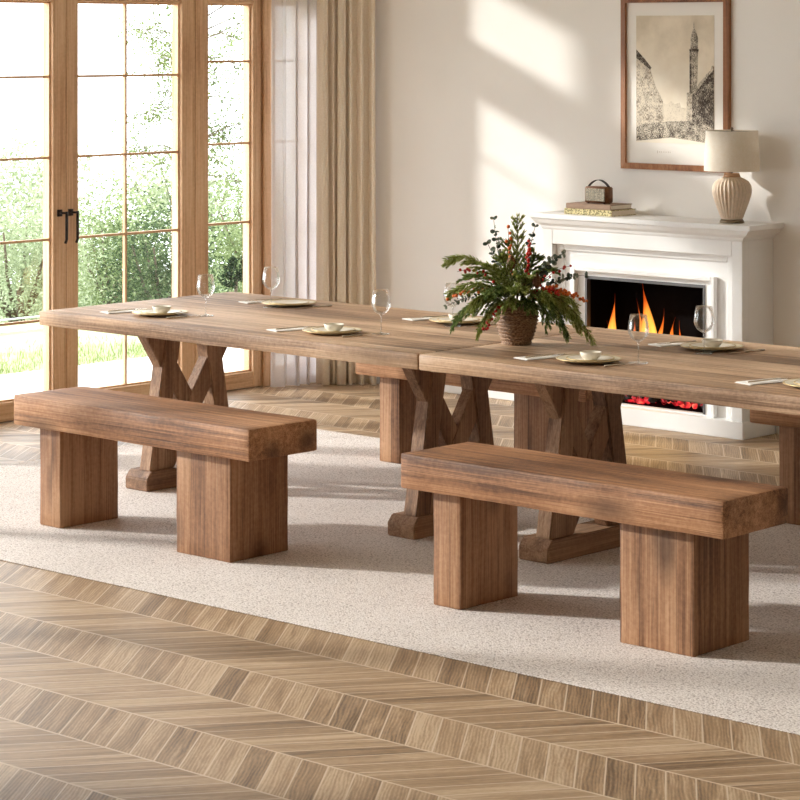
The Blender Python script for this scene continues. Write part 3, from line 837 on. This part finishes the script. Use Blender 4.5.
# pine cones
for a, h, d in ((-.02, .255, .05), (.06, .20, .11)):
    bm = bmesh.new()
    pr = []
    for i in range(9):
        f = i / 8; rr = .017 * math.sin(PI * (0.12 + .86 * f)) ** .8
        pr += [(max(.0008, rr * .72), f * .046 - .002), (max(.0008, rr), f * .046 + .002)]
    lathe(bm, [(0, -.003)] + pr + [(0, .052)], 14, center=P3(a, h, d)); finish('pine_cone', bm, flat('pine_cone_brown', srgb(112, 76, 48), .8, nz=.3, nscale=200), cp, True)

# ------------------------------------------------------------------ fireplace
FX0, FX1, FY = -2.310, -1.227, 2.957
fpx = (FX0 + FX1) / 2
fp = thing('fireplace', 'white electric fireplace with mantel shelf standing against the wall', 'fireplace', (fpx, FY, 0))
YB = WY - .001
Lf = lambda bm: bmesh.ops.translate(bm, verts=bm.verts[:], vec=-Vector((fpx, FY, 0)))
def fpart(name, bm, mat, smooth=False): Lf(bm); return finish(name, bm, mat, fp, smooth)
def ring_board(bm, ox0, ox1, oz0, oz1, ix0, ix1, iz0, iz1, y0, y1):
    box(bm, ox0, ix0, y0, y1, oz0, oz1); box(bm, ix1, ox1, y0, y1, oz0, oz1)
    box(bm, ix0, ix1, y0, y1, iz1, oz1)
    if iz0 > oz0 + 1e-6: box(bm, ix0, ix1, y0, y1, oz0, iz0)
ZB = .074
bm = bmesh.new()
ring_board(bm, FX0, FX1, ZB, .845, -2.256, -1.281, ZB, .770, FY, FY + .05)
bevel_all(bm, .002, 1); fpart('outer_surround', bm, WHITE)
bm = bmesh.new()
box(bm, FX0 + .001, FX0 + .03, FY + .05, YB, ZB, .845); fpart('side_panel', bm, WHITE)
bm = bmesh.new(); box(bm, FX1 - .03, FX1 - .001, FY + .05, YB, ZB, .845); fpart('side_panel', bm, WHITE)
bm = bmesh.new(); ring_board(bm, -2.256, -1.281, ZB, .770, -2.213, -1.324, ZB, .742, FY + .028, FY + .06); bevel_all(bm, .002, 1); fpart('stepped_moulding', bm, WHITE)
OX0, OX1, OZ0, OZ1 = -2.095, -1.445, .080, .634
bm = bmesh.new(); ring_board(bm, -2.213, -1.324, ZB, .742, OX0, OX1, OZ0, OZ1, FY + .038, FY + .07); fpart('inner_panel', bm, WHITE)
bm = bmesh.new()
for a in ((-2.158, -2.140), (-1.400, -1.382)):
    box(bm, a[0], a[1], FY + .014, FY + .0385, ZB, .674)
box(bm, -2.140, -1.400, FY + .014, FY + .0385, .656, .674)
bevel_all(bm, .002, 1); fpart('bead_moulding', bm, WHITE)
bm = bmesh.new()                                         # crown moulding and shelf
steps = [(.000, .834), (.006, .842), (.008, .850), (.016, .856), (.026, .862), (.034, .872), (.040, .880), (.044, .882)]
def crown(o):
    return (FX0 - o * 1.18, FX1 + o * 1.18, FY - o * .62)
rings = []
for o_, z in steps:
    a, b, y = crown(o_); rings.append([bm.verts.new(p) for p in ((a, YB, z), (a, y, z), (b, y, z), (b, YB, z))])
for A, B in zip(rings, rings[1:]):
    for i in range(4): bm.faces.new((A[i], A[(i + 1) % 4], B[(i + 1) % 4], B[i]))
bm.faces.new(rings[0][::-1]); bm.faces.new(rings[-1])
fpart('crown_moulding', bm, WHITE)
bm = bmesh.new(); a, b, y = crown(.050); box(bm, a, b, y, YB, .8825, .904); bevel_all(bm, .003, 2); fpart('mantel_shelf', bm, WHITE)
MZ = .904
bm = bmesh.new(); box(bm, FX0 - .013, FX1 + .013, FY - .014, YB, 0, ZB - .0005); bevel_all(bm, .003, 2); fpart('plinth', bm, WHITE)
FBX = flat('firebox_black', srgb(10, 7, 8), 0.9, 0.05)
bm = bmesh.new()
y0, y1 = FY + .07, YB - .01
box(bm, OX0 - .02, OX0 + .001, y0, y1, OZ0 - .004, OZ1 + .02); box(bm, OX1 - .001, OX1 + .02, y0, y1, OZ0 - .004, OZ1 + .02)
box(bm, OX0 - .02, OX1 + .02, y1, y1 + .008, OZ0 - .004, OZ1 + .02); box(bm, OX0, OX1, y0, y1, OZ1, OZ1 + .02); box(bm, OX0, OX1, y0, y1, OZ0 - .004, OZ0)
fpart('firebox', bm, FBX)
bm = bmesh.new(); ring_board(bm, OX0 - .001, OX1 + .001, OZ0, OZ1 + .001, OX0 + .009, OX1 - .009, OZ0, OZ1 - .012, FY + .034, FY + .06)
fpart('metal_trim', bm, flat('grey_steel_trim', srgb(96, 94, 94), .4, Metallic=.5))
def flame_mat():
    t = NT('flame'); g = t.coord('Generated'); x, y, z = t.sep(g)
    n = t.noise(t.mapping(g, (3, 3, 2)), 1, 3, .6)
    f = t.math('ADD', z, t.math('MULTIPLY', t.math('SUBTRACT', n, .5), .35))
    col = t.ramp(f, [(.25, (1, .62, .16, 1)), (.6, (1, .42, .06, 1)), (.80, (1, .16, .015, 1)), (1.0, (.55, .02, .004, 1))])
    st = t.ramp(f, [(.2, (1, 1, 1, 1)), (.7, (.62, .62, .62, 1)), (1, (.12, .12, .12, 1))])
    e = t.n('ShaderNodeEmission'); t.l(col, e.inputs[0]); t.l(t.math('MULTIPLY', st, 2.6), e.inputs[1])
    tr = t.n('ShaderNodeBsdfTransparent')
    lw = t.n('ShaderNodeLayerWeight'); lw.inputs['Blend'].default_value = .4
    al = t.math('MULTIPLY', t.math('POWER', t.math('SUBTRACT', 1.0, lw.outputs['Facing']), 1.2), t.math('SUBTRACT', 1.05, t.math('MULTIPLY', t.math('POWER', z, 3.0), .75)))
    mx = t.n('ShaderNodeMixShader'); t.l(al, mx.inputs[0]); t.l(tr.outputs[0], mx.inputs[1]); t.l(e.outputs[0], mx.inputs[2])
    t.l(mx.outputs[0], t.out.inputs[0]); return t.m
FLAME = flame_mat()
def flame(x, y, z0, h, r, sway, seed):
    bm = bmesh.new(); n = 22; seg = 12; rings = []
    for i in range(n + 1):
        f = i / n
        rr = r * (math.sin(PI * min(1, f * .9 + .18)) ** 1.1) * (1 - f) ** .35 + .0006
        cx = x + sway * f * f + .014 * math.sin(f * 7 + seed) * f
        cy = y + .006 * math.sin(f * 5 + seed * 2)
        rings.append([bm.verts.new((cx + rr * math.cos(2 * PI * k / seg), cy + rr * .55 * math.sin(2 * PI * k / seg), z0 + h * f)) for k in range(seg)])
    for A, B in zip(rings, rings[1:]):
        for k in range(seg): bm.faces.new((A[k], A[(k + 1) % seg], B[(k + 1) % seg], B[k]))
    bm.faces.new(rings[0][::-1]); bm.faces.new(rings[-1])
    Lf(bm); return bm
for a in ((-1.990, 3.075, .13, .425, .046, -.020, 1.0), (-1.925, 3.085, .13, .335, .036, .030, 2.3), (-1.795, 3.072, .13, .50, .062, -.034, 4.1), (-1.835, 3.092, .13, .40, .030, -.010, 0.4),
          (-1.752, 3.062, .13, .38, .034, .026, 1.7), (-1.650, 3.09, .13, .33, .026, .012, 3.9), (-2.020, 3.09, .13, .30, .026, -.02, 2.9),
          (-1.705, 3.085, .13, .345, .044, .040, 5.5), (-1.868, 3.098, .13, .41, .022, -.008, 3.2)):
    finish('flame', flame(*a), FLAME, fp, True)
def ember_mat():
    t = NT('embers'); g = t.n('ShaderNodeNewGeometry'); v = t.coord()
    n = t.noise(v, 26, 3, .6)
    e = t.ramp(t.math('ADD', t.math('MULTIPLY', n, .8), t.math('MULTIPLY', g.outputs['Random Per Island'], .35)), [(.56, (0, 0, 0, 1)), (.72, (.8, .02, .03, 1)), (.90, (1, .25, .12, 1))])
    p = t.principled(srgb(26, 18, 18), .8); t.l(e, p.inputs['Emission Color']); p.inputs['Emission Strength'].default_value = 1.1
    return t.m
bm = bmesh.new()
for k in range(150):
    c = (rng.uniform(OX0 + .03, OX1 - .03), rng.uniform(3.045, 3.16), OZ0 + .014 + rng.random() * .036); r = rng.uniform(.012, .024)
    s = len(bm.verts); sphere(bm, c, r, 7, 5); bm.verts.ensure_lookup_table()
    for vtx in bm.verts[s:]: vtx.co += noise.noise_vector(vtx.co * 60) * r * .5; vtx.co.z = max(vtx.co.z, OZ0 + .001)
Lf(bm); finish('ember_bed', bm, ember_mat(), fp)['kind'] = 'stuff'
fl = bpy.data.lights.new('fire_glow', 'POINT'); fo = link(bpy.data.objects.new('fire_glow', fl)); fl.energy = .35; fl.color = (1, .35, .12); fl.shadow_soft_size = .06
fo.location = (-1.8, 3.06, .38)

# ------------------------------------------------------------------ things on the mantel
PAGES = flat('book_pages', srgb(226, 214, 198), .9, nz=.06, nscale=300)
def book(name, x0, x1, y0, y1, z0, h, cover, label):
    t = thing(name, label, 'book', ((x0 + x1) / 2, (y0 + y1) / 2, z0), 0, 'books on the mantel shelf')
    a, b = (x1 - x0) / 2, (y1 - y0) / 2
    bm = bmesh.new(); box(bm, -a, a, -b, b, 0, .003); box(bm, -a, a, -b, b, h - .003, h); box(bm, -a, a, -b, -b + .004, .003, h - .003); bevel_all(bm, .001, 1)
    finish('cover', bm, cover, t)
    bm = bmesh.new(); box(bm, -a + .004, a - .004, -b + .004, b - .004, .003, h - .003); finish('pages', bm, PAGES, t)
    return t
def patterned():
    t = NT('book_cloth_print'); v = t.coord(); n = t.noise(v, 130, 2, .5)
    t.principled(t.ramp(n, [(.42, srgb(126, 116, 78)), (.55, srgb(214, 200, 150))]), .8); return t.m
bz = MZ + .0003
book('book', -2.210, -1.942, 2.985, 3.165, bz, .0265, patterned(), 'patterned cream and olive book, lower of two on the mantel shelf')
book('book', -2.204, -1.952, 2.990, 3.150, bz + .0268, .023, flat('book_brown_cloth', srgb(150, 124, 104), .8, nz=.08, nscale=60), 'plain brown book, upper of two, under the small radio')
rz0 = bz + .0268 + .0233
rd = thing('radio', 'small wooden retro radio with carry strap on the stacked books', 'radio', (-2.064, 3.05, rz0))
bm = bmesh.new(); box(bm, -.062, .062, -.026, .026, .003, .076); bevel_all(bm, .005, 3); finish('case', bm, RADIO_W, rd, True)
def grille():
    t = NT('radio_grille'); v = t.coord(); n = t.noise(v, 260, 2, .5)
    t.principled(t.ramp(n, [(.4, srgb(116, 108, 92)), (.6, srgb(176, 166, 144))]), .6, Metallic=.2); return t.m
bm = bmesh.new(); box(bm, -.054, .054, -.0285, -.025, .012, .068); bevel_all(bm, .001, 1); finish('grille', bm, grille(), rd)
bm = bmesh.new()
for k in range(9):
    box(bm, -.050 + k * .0125 - .0008, -.050 + k * .0125 + .0008, -.0296, -.0284, .014, .066)
for zz in (.026, .052): box(bm, -.052, .052, -.0298, -.0284, zz - .001, zz + .001)
finish('grille_bars', bm, flat('pewter', srgb(140, 134, 122), .4, Metallic=.7), rd)
for sx in (-.045, .045):
    for sy in (-.018, .018):
        bm = bmesh.new(); lathe(bm, [(0, 0), (.005, 0), (.005, .0035), (0, .0035)], 10, center=(sx, sy, 0)); finish('foot', bm, BLACK_METAL, rd)
bm = bmesh.new()
arc = [(-.056 + .112 * i / 14, 0, .074 + .030 * math.sin(PI * i / 14) ** .8) for i in range(15)]
for p, q in zip(arc, arc[1:]):
    v = [bm.verts.new((p[0], -.009, p[2])), bm.verts.new((p[0], .009, p[2])), bm.verts.new((q[0], .009, q[2])), bm.verts.new((q[0], -.009, q[2]))]
    u = [bm.verts.new((a.co.x, a.co.y, a.co.z + .003)) for a in v]
    bm.faces.new(v[::-1]); bm.faces.new(u)
    for i in range(4): bm.faces.new((v[i], v[(i + 1) % 4], u[(i + 1) % 4], u[i]))
finish('strap', bm, flat('dark_leather', srgb(58, 48, 50), .6), rd)

lm = thing('table_lamp', 'ribbed cream ceramic table lamp with drum shade on the mantel', 'lamp', (-1.346, 3.052, MZ + .0002))
CERAM = flat('cream_ceramic', srgb(222, 202, 180), .6, nz=.08, nscale=50)
bm = bmesh.new(); lathe(bm, [(0, 0), (.052, 0), (.053, .004), (.050, .010), (.046, .016), (0, .016)], 40); finish('base', bm, flat('antique_brass', srgb(122, 106, 84), .4, Metallic=.6), lm, True)
bm = bmesh.new()
bp = [(0, .016), (.044, .016), (.047, .024), (.057, .050), (.070, .085), (.080, .118), (.083, .138), (.080, .158), (.070, .176), (.050, .190), (.034, .196), (0, .197)]
def dense(pr, m=4):
    o = []
    for (a, b), (c, d) in zip(pr, pr[1:]): o += [(a + (c - a) * i / m, b + (d - b) * i / m) for i in range(m)]
    return o + [pr[-1]]
dp = dense(bp)
lathe(bm, dp, 168, radial=lambda a, k: 1 + (.10 * abs(math.cos(14 * a + .35 * math.sin(k * .22))) - .065 if .02 < dp[k][1] < .19 else 0)); finish('ceramic_body', bm, CERAM, lm, True)
bm = bmesh.new(); lathe(bm, [(0, .196), (.036, .196), (.037, .200), (.033, .205), (.033, .211), (0, .212)], 32); finish('collar', bm, flat('terracotta_collar', srgb(196, 156, 122), .6), lm, True)
bm = bmesh.new(); tube(bm, [(0, 0, .211), (0, 0, .398)], .004, 8); sphere(bm, (0, 0, .402), .0065, 12, 8)
for k in range(3):
    a = k * 2 * PI / 3; tube(bm, [(0, 0, .392), (.109 * math.cos(a), .109 * math.sin(a), .392)], .0015, 6)
finish('stem_and_finial', bm, flat('lamp_pewter', srgb(110, 100, 90), .4, Metallic=.7), lm, True)
bm = bmesh.new(); lathe(bm, [(.1195, .222), (.1115, .394), (.1095, .394), (.1175, .222), (.1195, .222)], 64)
finish('lamp_shade', bm, cloth('linen_shade', srgb(242, 232, 216), srgb(250, 244, 234), 300, 0, .35), lm, True)

# ------------------------------------------------------------------ framed print
PX0, PX1, PZ0, PZ1 = -2.034, -1.446, 1.108, 1.878
pic = thing('framed_print', 'wood framed sepia street etching hanging above the mantel', 'picture', ((PX0 + PX1) / 2, WY, (PZ0 + PZ1) / 2))
ox, oz = (PX0 + PX1) / 2, (PZ0 + PZ1) / 2
hw, hh = (PX1 - PX0) / 2, (PZ1 - PZ0) / 2
fw = .027
bm = bmesh.new()
def mitre(bm, s):   # four mitred mouldings
    pass
outer = [(-hw, -hh), (hw, -hh), (hw, hh), (-hw, hh)]; inner = [(-hw + fw, -hh + fw), (hw - fw, -hh + fw), (hw - fw, hh - fw), (-hw + fw, hh - fw)]
loops = [[bm.verts.new((x, y, z)) for x, z in lp] for lp, y in ((outer, -.0005), (outer, -.020), (inner, -.024), (inner, -.004))]
for A, B in zip(loops, loops[1:] + loops[:1]):
    for i in range(4): bm.faces.new((A[i], A[(i + 1) % 4], B[(i + 1) % 4], B[i]))
finish('frame', bm, FRAME_W, pic)
bm = bmesh.new(); box(bm, -hw + fw - .002, hw - fw + .002, -.010, -.002, -hh + fw - .002, hh - fw + .002)
finish('mount', bm, flat('print_mount', srgb(240, 235, 228), .8), pic)
ax0, ax1, az0, az1 = -1.953 - ox, -1.529 - ox, 1.228 - oz, 1.793 - oz
def paper():
    t = NT('print_paper'); v = t.coord(); n = t.noise(v, 5, 4, .6); z = t.sep(v)[2]
    f = t.math('ADD', n, t.math('MULTIPLY', z, .9))
    t.principled(t.ramp(f, [(.35, srgb(244, 235, 218)), (.6, srgb(232, 219, 198)), (.85, srgb(206, 192, 170))]), .85); return t.m
bm = bmesh.new(); box(bm, ax0, ax1, -.0112, -.0101, az0, az1); finish('printed_sheet', bm, paper(), pic)
def ink(name, dens, c, sx=170, sz=60):
    t = NT(name); v = t.coord(); n = t.noise(t.mapping(v, (sx * 1.7, 1, sz * 1.7)), 1, 4, .8); n2 = t.noise(t.mapping(v, (30, 1, 30)), 1, 2, .6)
    f = t.math('ADD', t.math('MULTIPLY', n, .75), t.math('MULTIPLY', n2, .25))
    t.principled(t.ramp(f, [(dens - .06, c), (dens + .05, srgb(226, 214, 194))]), .85); return t.m
INK_D = ink('ink_dark', .56, srgb(58, 44, 36)); INK_M = ink('ink_mid', .475, srgb(96, 78, 62)); INK_L = ink('ink_light', .42, srgb(140, 120, 100))
INK_T = ink('ink_tower', .51, srgb(66, 52, 42), 90, 200)
INK_C = ink('ink_crowd', .515, srgb(56, 44, 36), 110, 110)
def n2w(px, py):   # zoom coords of the print -> local x,z
    return (ax0 + (ax1 - ax0) * (px - 163) / 342, az1 - (az1 - az0) * (py - 65) / 563)
def poly(name, pts, mat, y):
    bm = bmesh.new()
    q = [n2w(*p) for p in pts]
    a = [bm.verts.new((x, y, z)) for x, z in q]; b = [bm.verts.new((x, y + .0004, z)) for x, z in q]
    bm.faces.new(a); bm.faces.new(b[::-1])
    for i in range(len(q)): bm.faces.new((a[i], a[(i + 1) % len(q)], b[(i + 1) % len(q)], b[i]))
    return finish(name, bm, mat, pic)
poly('etched_far_houses', [(238, 480), (262, 470), (285, 450), (300, 458), (318, 442), (335, 455), (356, 448), (362, 470), (392, 470), (392, 548), (238, 548)], INK_L, -.0117)
poly('etched_left_houses', [(164, 215), (200, 255), (232, 296), (226, 302), (240, 350), (250, 380), (268, 410), (282, 444), (286, 545), (164, 600)], INK_M, -.0120)
poly('etched_left_eaves', [(164, 215), (200, 255), (232, 296), (226, 304), (206, 288), (164, 252)], INK_D, -.0123)
poly('etched_right_houses', [(505, 288), (497, 280), (490, 305), (472, 322), (455, 345), (440, 360), (424, 398), (388, 404), (386, 560), (505, 610)], INK_M, -.0120)
poly('etched_right_shade', [(505, 300), (480, 330), (450, 370), (430, 400), (412, 410), (410, 545), (440, 560), (505, 575)], INK_D, -.0123)
poly('etched_tower', [(418, 92), (421, 122), (430, 142), (436, 165), (436, 210), (440, 218), (436, 226), (434, 300), (432, 400), (402, 410), (402, 226), (398, 218), (404, 210), (405, 165), (410, 142), (416, 122)], INK_T, -.0123)
poly('etched_cornice', [(398, 212), (440, 212), (437, 224), (401, 224)], INK_D, -.0127)
poly('etched_tower_shadow', [(400, 224), (408, 224), (407, 400), (400, 404)], INK_D, -.0127)
poly('etched_crowd', [(164, 560), (200, 545), (250, 538), (330, 530), (400, 528), (440, 535), (505, 560), (505, 626), (400, 612), (320, 602), (240, 612), (164, 622)], INK_C, -.0126)
bm = bmesh.new()                                      # faint caption strokes under the print
for k, (u, hgt) in enumerate(((258, 12), (266, 6), (274, 8), (283, 6), (291, 7), (299, 6), (307, 7), (314, 5))):
    x, z = n2w(u, 668); box(bm, x - .0018, x + .0018, -.0106, -.0099, z - hgt * .0005, z + hgt * .0005)
finish('caption', bm, flat('caption_grey', srgb(206, 196, 184), .8), pic)

# ------------------------------------------------------------------ outdoors
bm = bmesh.new(); box(bm, -5.33, WX - .201, -9, 9, -.15, -.03)
struct(finish('trim_4', bm, TERRACE), 'pale paved terrace strip outside the glass doors', 'terrace')
bm = bmesh.new(); box(bm, -7.2, -5.331, -9, 14, -.25, -.035)
struct(finish('lawn', bm, LAWN), 'sunlit strip of lawn beyond the pale terrace', 'lawn')
bm = bmesh.new()
rows = [(-7.2, -.14), (-8.2, -.35), (-10, -1.0), (-13, -2.4), (-20, -3.6), (-45, -4.5)]
g = [[bm.verts.new((x, y, z + .15 * noise.noise(Vector((x * .4, y * .4, 0))))) for y in range(-20, 61, 4)] for x, z in rows]
for A, B in zip(g, g[1:]):
    for i in range(len(A) - 1): bm.faces.new((A[i], A[i + 1], B[i + 1], B[i]))
struct(finish('hillside', bm, HILL), 'grassy slope falling away below the lawn', 'ground')
bm = bmesh.new()
for _ in range(5200):
    e = abs(rng.gauss(0, .35)); x = -5.34 - e; y = rng.uniform(1.5, 5.2)
    h = rng.uniform(.012, .04) * (1.6 if noise.noise(Vector((x * 2, y * 2, 1))) > .1 else 1); a = rng.uniform(0, 2 * PI); ww = .002
    d = Vector((math.cos(a), math.sin(a), 0)) * ww; ln = Vector((rng.gauss(0, .012), rng.gauss(0, .012), h))
    p = Vector((x, y, -.036)); q = [bm.verts.new(p - d), bm.verts.new(p + d), bm.verts.new(p + ln)]; bm.faces.new(q)
o = finish('grass', bm, GRASS); tag(o, 'fringe of tall grass blades along the terrace edge', 'grass', kind='stuff')
bm = bmesh.new()
t = thing('garden_rail', 'low pale metal rail crossing the lawn outside the doors', 'rail', (-6.75, 3.4, -.036))
for zz in (.012, .085):
    bm = bmesh.new(); tube(bm, [(0, -2.5, zz), (0, 1.6, zz)], .006, 8); finish('rail_bar', bm, flat('pale_rail', srgb(186, 188, 190), .5), t, True)
for k in range(9):
    bm = bmesh.new(); tube(bm, [(0, -2.4 + k * .48, 0), (0, -2.4 + k * .48, .088)], .006, 8); finish('post', bm, bpy.data.materials['pale_rail'], t, True)

def crown_bm(c, rad, n, ls, seed, clumps=110, shell=.40):
    r_ = random.Random(seed); bm = bmesh.new(); cl = []
    for _ in range(clumps):
        d = Vector((r_.gauss(0, 1), r_.gauss(0, 1), r_.gauss(0, 1))).normalized(); k = shell + (1 - shell) * r_.random()
        cl.append((Vector((d.x * rad[0] * k, d.y * rad[1] * k, d.z * rad[2] * k)), r_.uniform(.16, .30)))
    for _ in range(n):
        q, s = cl[r_.randrange(clumps)]
        o = Vector((r_.gauss(0, 1), r_.gauss(0, 1), r_.gauss(0, .8))) * s * max(rad) * .55
        p = Vector(c) + q + o
        d = Vector((r_.gauss(0, 1), r_.gauss(0, 1), r_.gauss(0, .7))).normalized(); nn = d.orthogonal().normalized(); nn = Matrix.Rotation(r_.uniform(0, 6.28), 3, d) @ nn
        l = ls * r_.uniform(.6, 1.3); wd = l * .42
        bm.faces.new([bm.verts.new(p - d * l), bm.verts.new(p + nn * wd), bm.verts.new(p + d * l), bm.verts.new(p - nn * wd)])
    return bm
def tree(name, label, x, y, zg, ztop, rad, n, ls, mat, seed, cat='tree'):
    t = thing(name, label, cat, (x, y, zg), 0, 'trees beyond the lawn')
    cz = ztop - rad[2] * 1.05 - zg
    bm = bmesh.new()
    tube(bm, [(0, 0, -.3), (.03, .02, cz * .5), (0, .05, cz)], .06, 8, .03)
    for k in range(6):
        a = k * 1.05 + seed; tube(bm, [(0, .03, cz * .75), (rad[0] * .4 * math.cos(a), rad[1] * .4 * math.sin(a), cz + rad[2] * .1), (rad[0] * .6 * math.cos(a), rad[1] * .6 * math.sin(a), cz + rad[2] * .5)], .025, 5, .008)
    finish('trunk', bm, BARK, t, True)
    finish('crown', crown_bm((0, 0, cz), rad, n, ls, seed), mat, t)
    return t
# filled in by view rays: (u pixel column of the crown, distance) worked out once
def hill_z(x):
    for (xa_, za), (xb_, zb) in zip(rows, rows[1:]):
        if x <= xa_ and x >= xb_: return za + (zb - za) * (x - xa_) / (xb_ - xa_)
    return -.1
TREES = [
    ('leafy_tree', 'pale green leafy tree filling the left pane of the left door leaf', -12.2, 7.95, .60, (.66, .66, 1.0), 16000, .020, LEAF_HAZE),
    ('leafy_tree', 'pale green leafy tree behind and right of the door handles', -17.0, 12.75, -.06, (.80, .80, 1.1), 14000, .024, LEAF_HAZE),
    ('leafy_tree', 'mid green bushy tree behind the upright bar of the right door leaf', -14.6, 11.15, .36, (.60, .60, 1.05), 15000, .021, LEAF_MID),
    ('leafy_tree', 'deep green tree behind the right panes of the right door leaf', -12.2, 9.70, .34, (.50, .55, .95), 14000, .020, LEAF_DEEP),
    ('leafy_tree', 'mid green tree showing in the lower panes of the narrow side window', -14.2, 12.95, .42, (.80, .85, 1.05), 17000, .021, LEAF_MID),
    ('leafy_tree', 'pale hazy tree far behind the left door leaf', -26.0, 19.3, .20, (1.6, 1.6, 1.5), 9000, .05, LEAF_HAZE),
    ('leafy_tree', 'pale hazy tree far behind the right door leaf', -26.0, 22.9, .0, (1.6, 1.6, 1.4), 9000, .05, LEAF_HAZE),
    ('dark_shrub', 'small dark shrub low in the narrow side window', -7.6, 6.12, .30, (.10, .10, .13), 1500, .012, LEAF_DARK),
]
for i, (nm, lb, x, y, zt_, rad, n, ls, mt) in enumerate(TREES):
    zg = hill_z(x) if x < -7.2 else -.04
    if nm == 'dark_shrub':
        t = thing(nm, lb, 'shrub', (x, y, hill_z(x))); bm = bmesh.new(); tube(bm, [(0, 0, -.05), (0, .02, .30)], .012, 6); finish('stem', bm, BARK, t, True)
        finish('foliage', crown_bm((0, 0, .32), rad, n, ls, 50 + i, 30), mt, t)
    else: tree(nm, lb, x, y, zg, zt_, rad, n, ls, mt, 20 + i)
def slender(x, y, zg, h, lean, seed, label, nleaf, zlo):
    r_ = random.Random(seed); t = thing('slender_tree', label, 'tree', (x, y, zg), 0, 'trees beyond the lawn')
    bm = bmesh.new(); top = Vector((lean, lean * .4, h)); tube(bm, [(0, 0, -.2), (lean * .3, 0, h * .5), top], .022, 7, .006)
    tips = []
    for k in range(44):
        f = r_.uniform(.36, .86); p = Vector((lean * f * f, 0, h * f)); a = r_.uniform(0, 2 * PI); L = r_.uniform(.3, .68)
        d = Vector((math.cos(a), math.sin(a), r_.uniform(.0, .7))); q = p + d * L * .5; e = p + d * L + Vector((0, 0, -.18 * L))
        tube(bm, [p, q, e], .007, 4, .002); tips += [(q, e)]
        for j in range(4):
            s_ = q.lerp(e, r_.random()); e2 = s_ + Vector((r_.gauss(0, .14), r_.gauss(0, .14), r_.uniform(-.25, .08))); tube(bm, [s_, (s_ + e2) / 2, e2], .003, 4, .0015); tips.append((s_, e2))
    finish('trunk', bm, BARK, t, True)
    bm = bmesh.new()
    for _ in range(nleaf):
        q, e = tips[r_.randrange(len(tips))]; p = q.lerp(e, r_.random() ** .6) + Vector((r_.gauss(0, .035), r_.gauss(0, .035), r_.gauss(0, .045)))
        d = Vector((r_.gauss(0, 1), r_.gauss(0, 1), r_.gauss(-.6, 1))).normalized(); nn = Matrix.Rotation(r_.uniform(0, 6.28), 3, d) @ d.orthogonal().normalized(); l = r_.uniform(.007, .015)
        bm.faces.new([bm.verts.new(p - d * l), bm.verts.new(p + nn * l * .55), bm.verts.new(p + d * l), bm.verts.new(p - nn * l * .55)])
    finish('crown', bm, LEAF_BIRCH, t)
    return t
slender(-8.4, 6.50, hill_z(-8.4), 3.0, .12, 3, 'slender sparse tree with fine branches behind the post beside the narrow side window', 10000, 1)
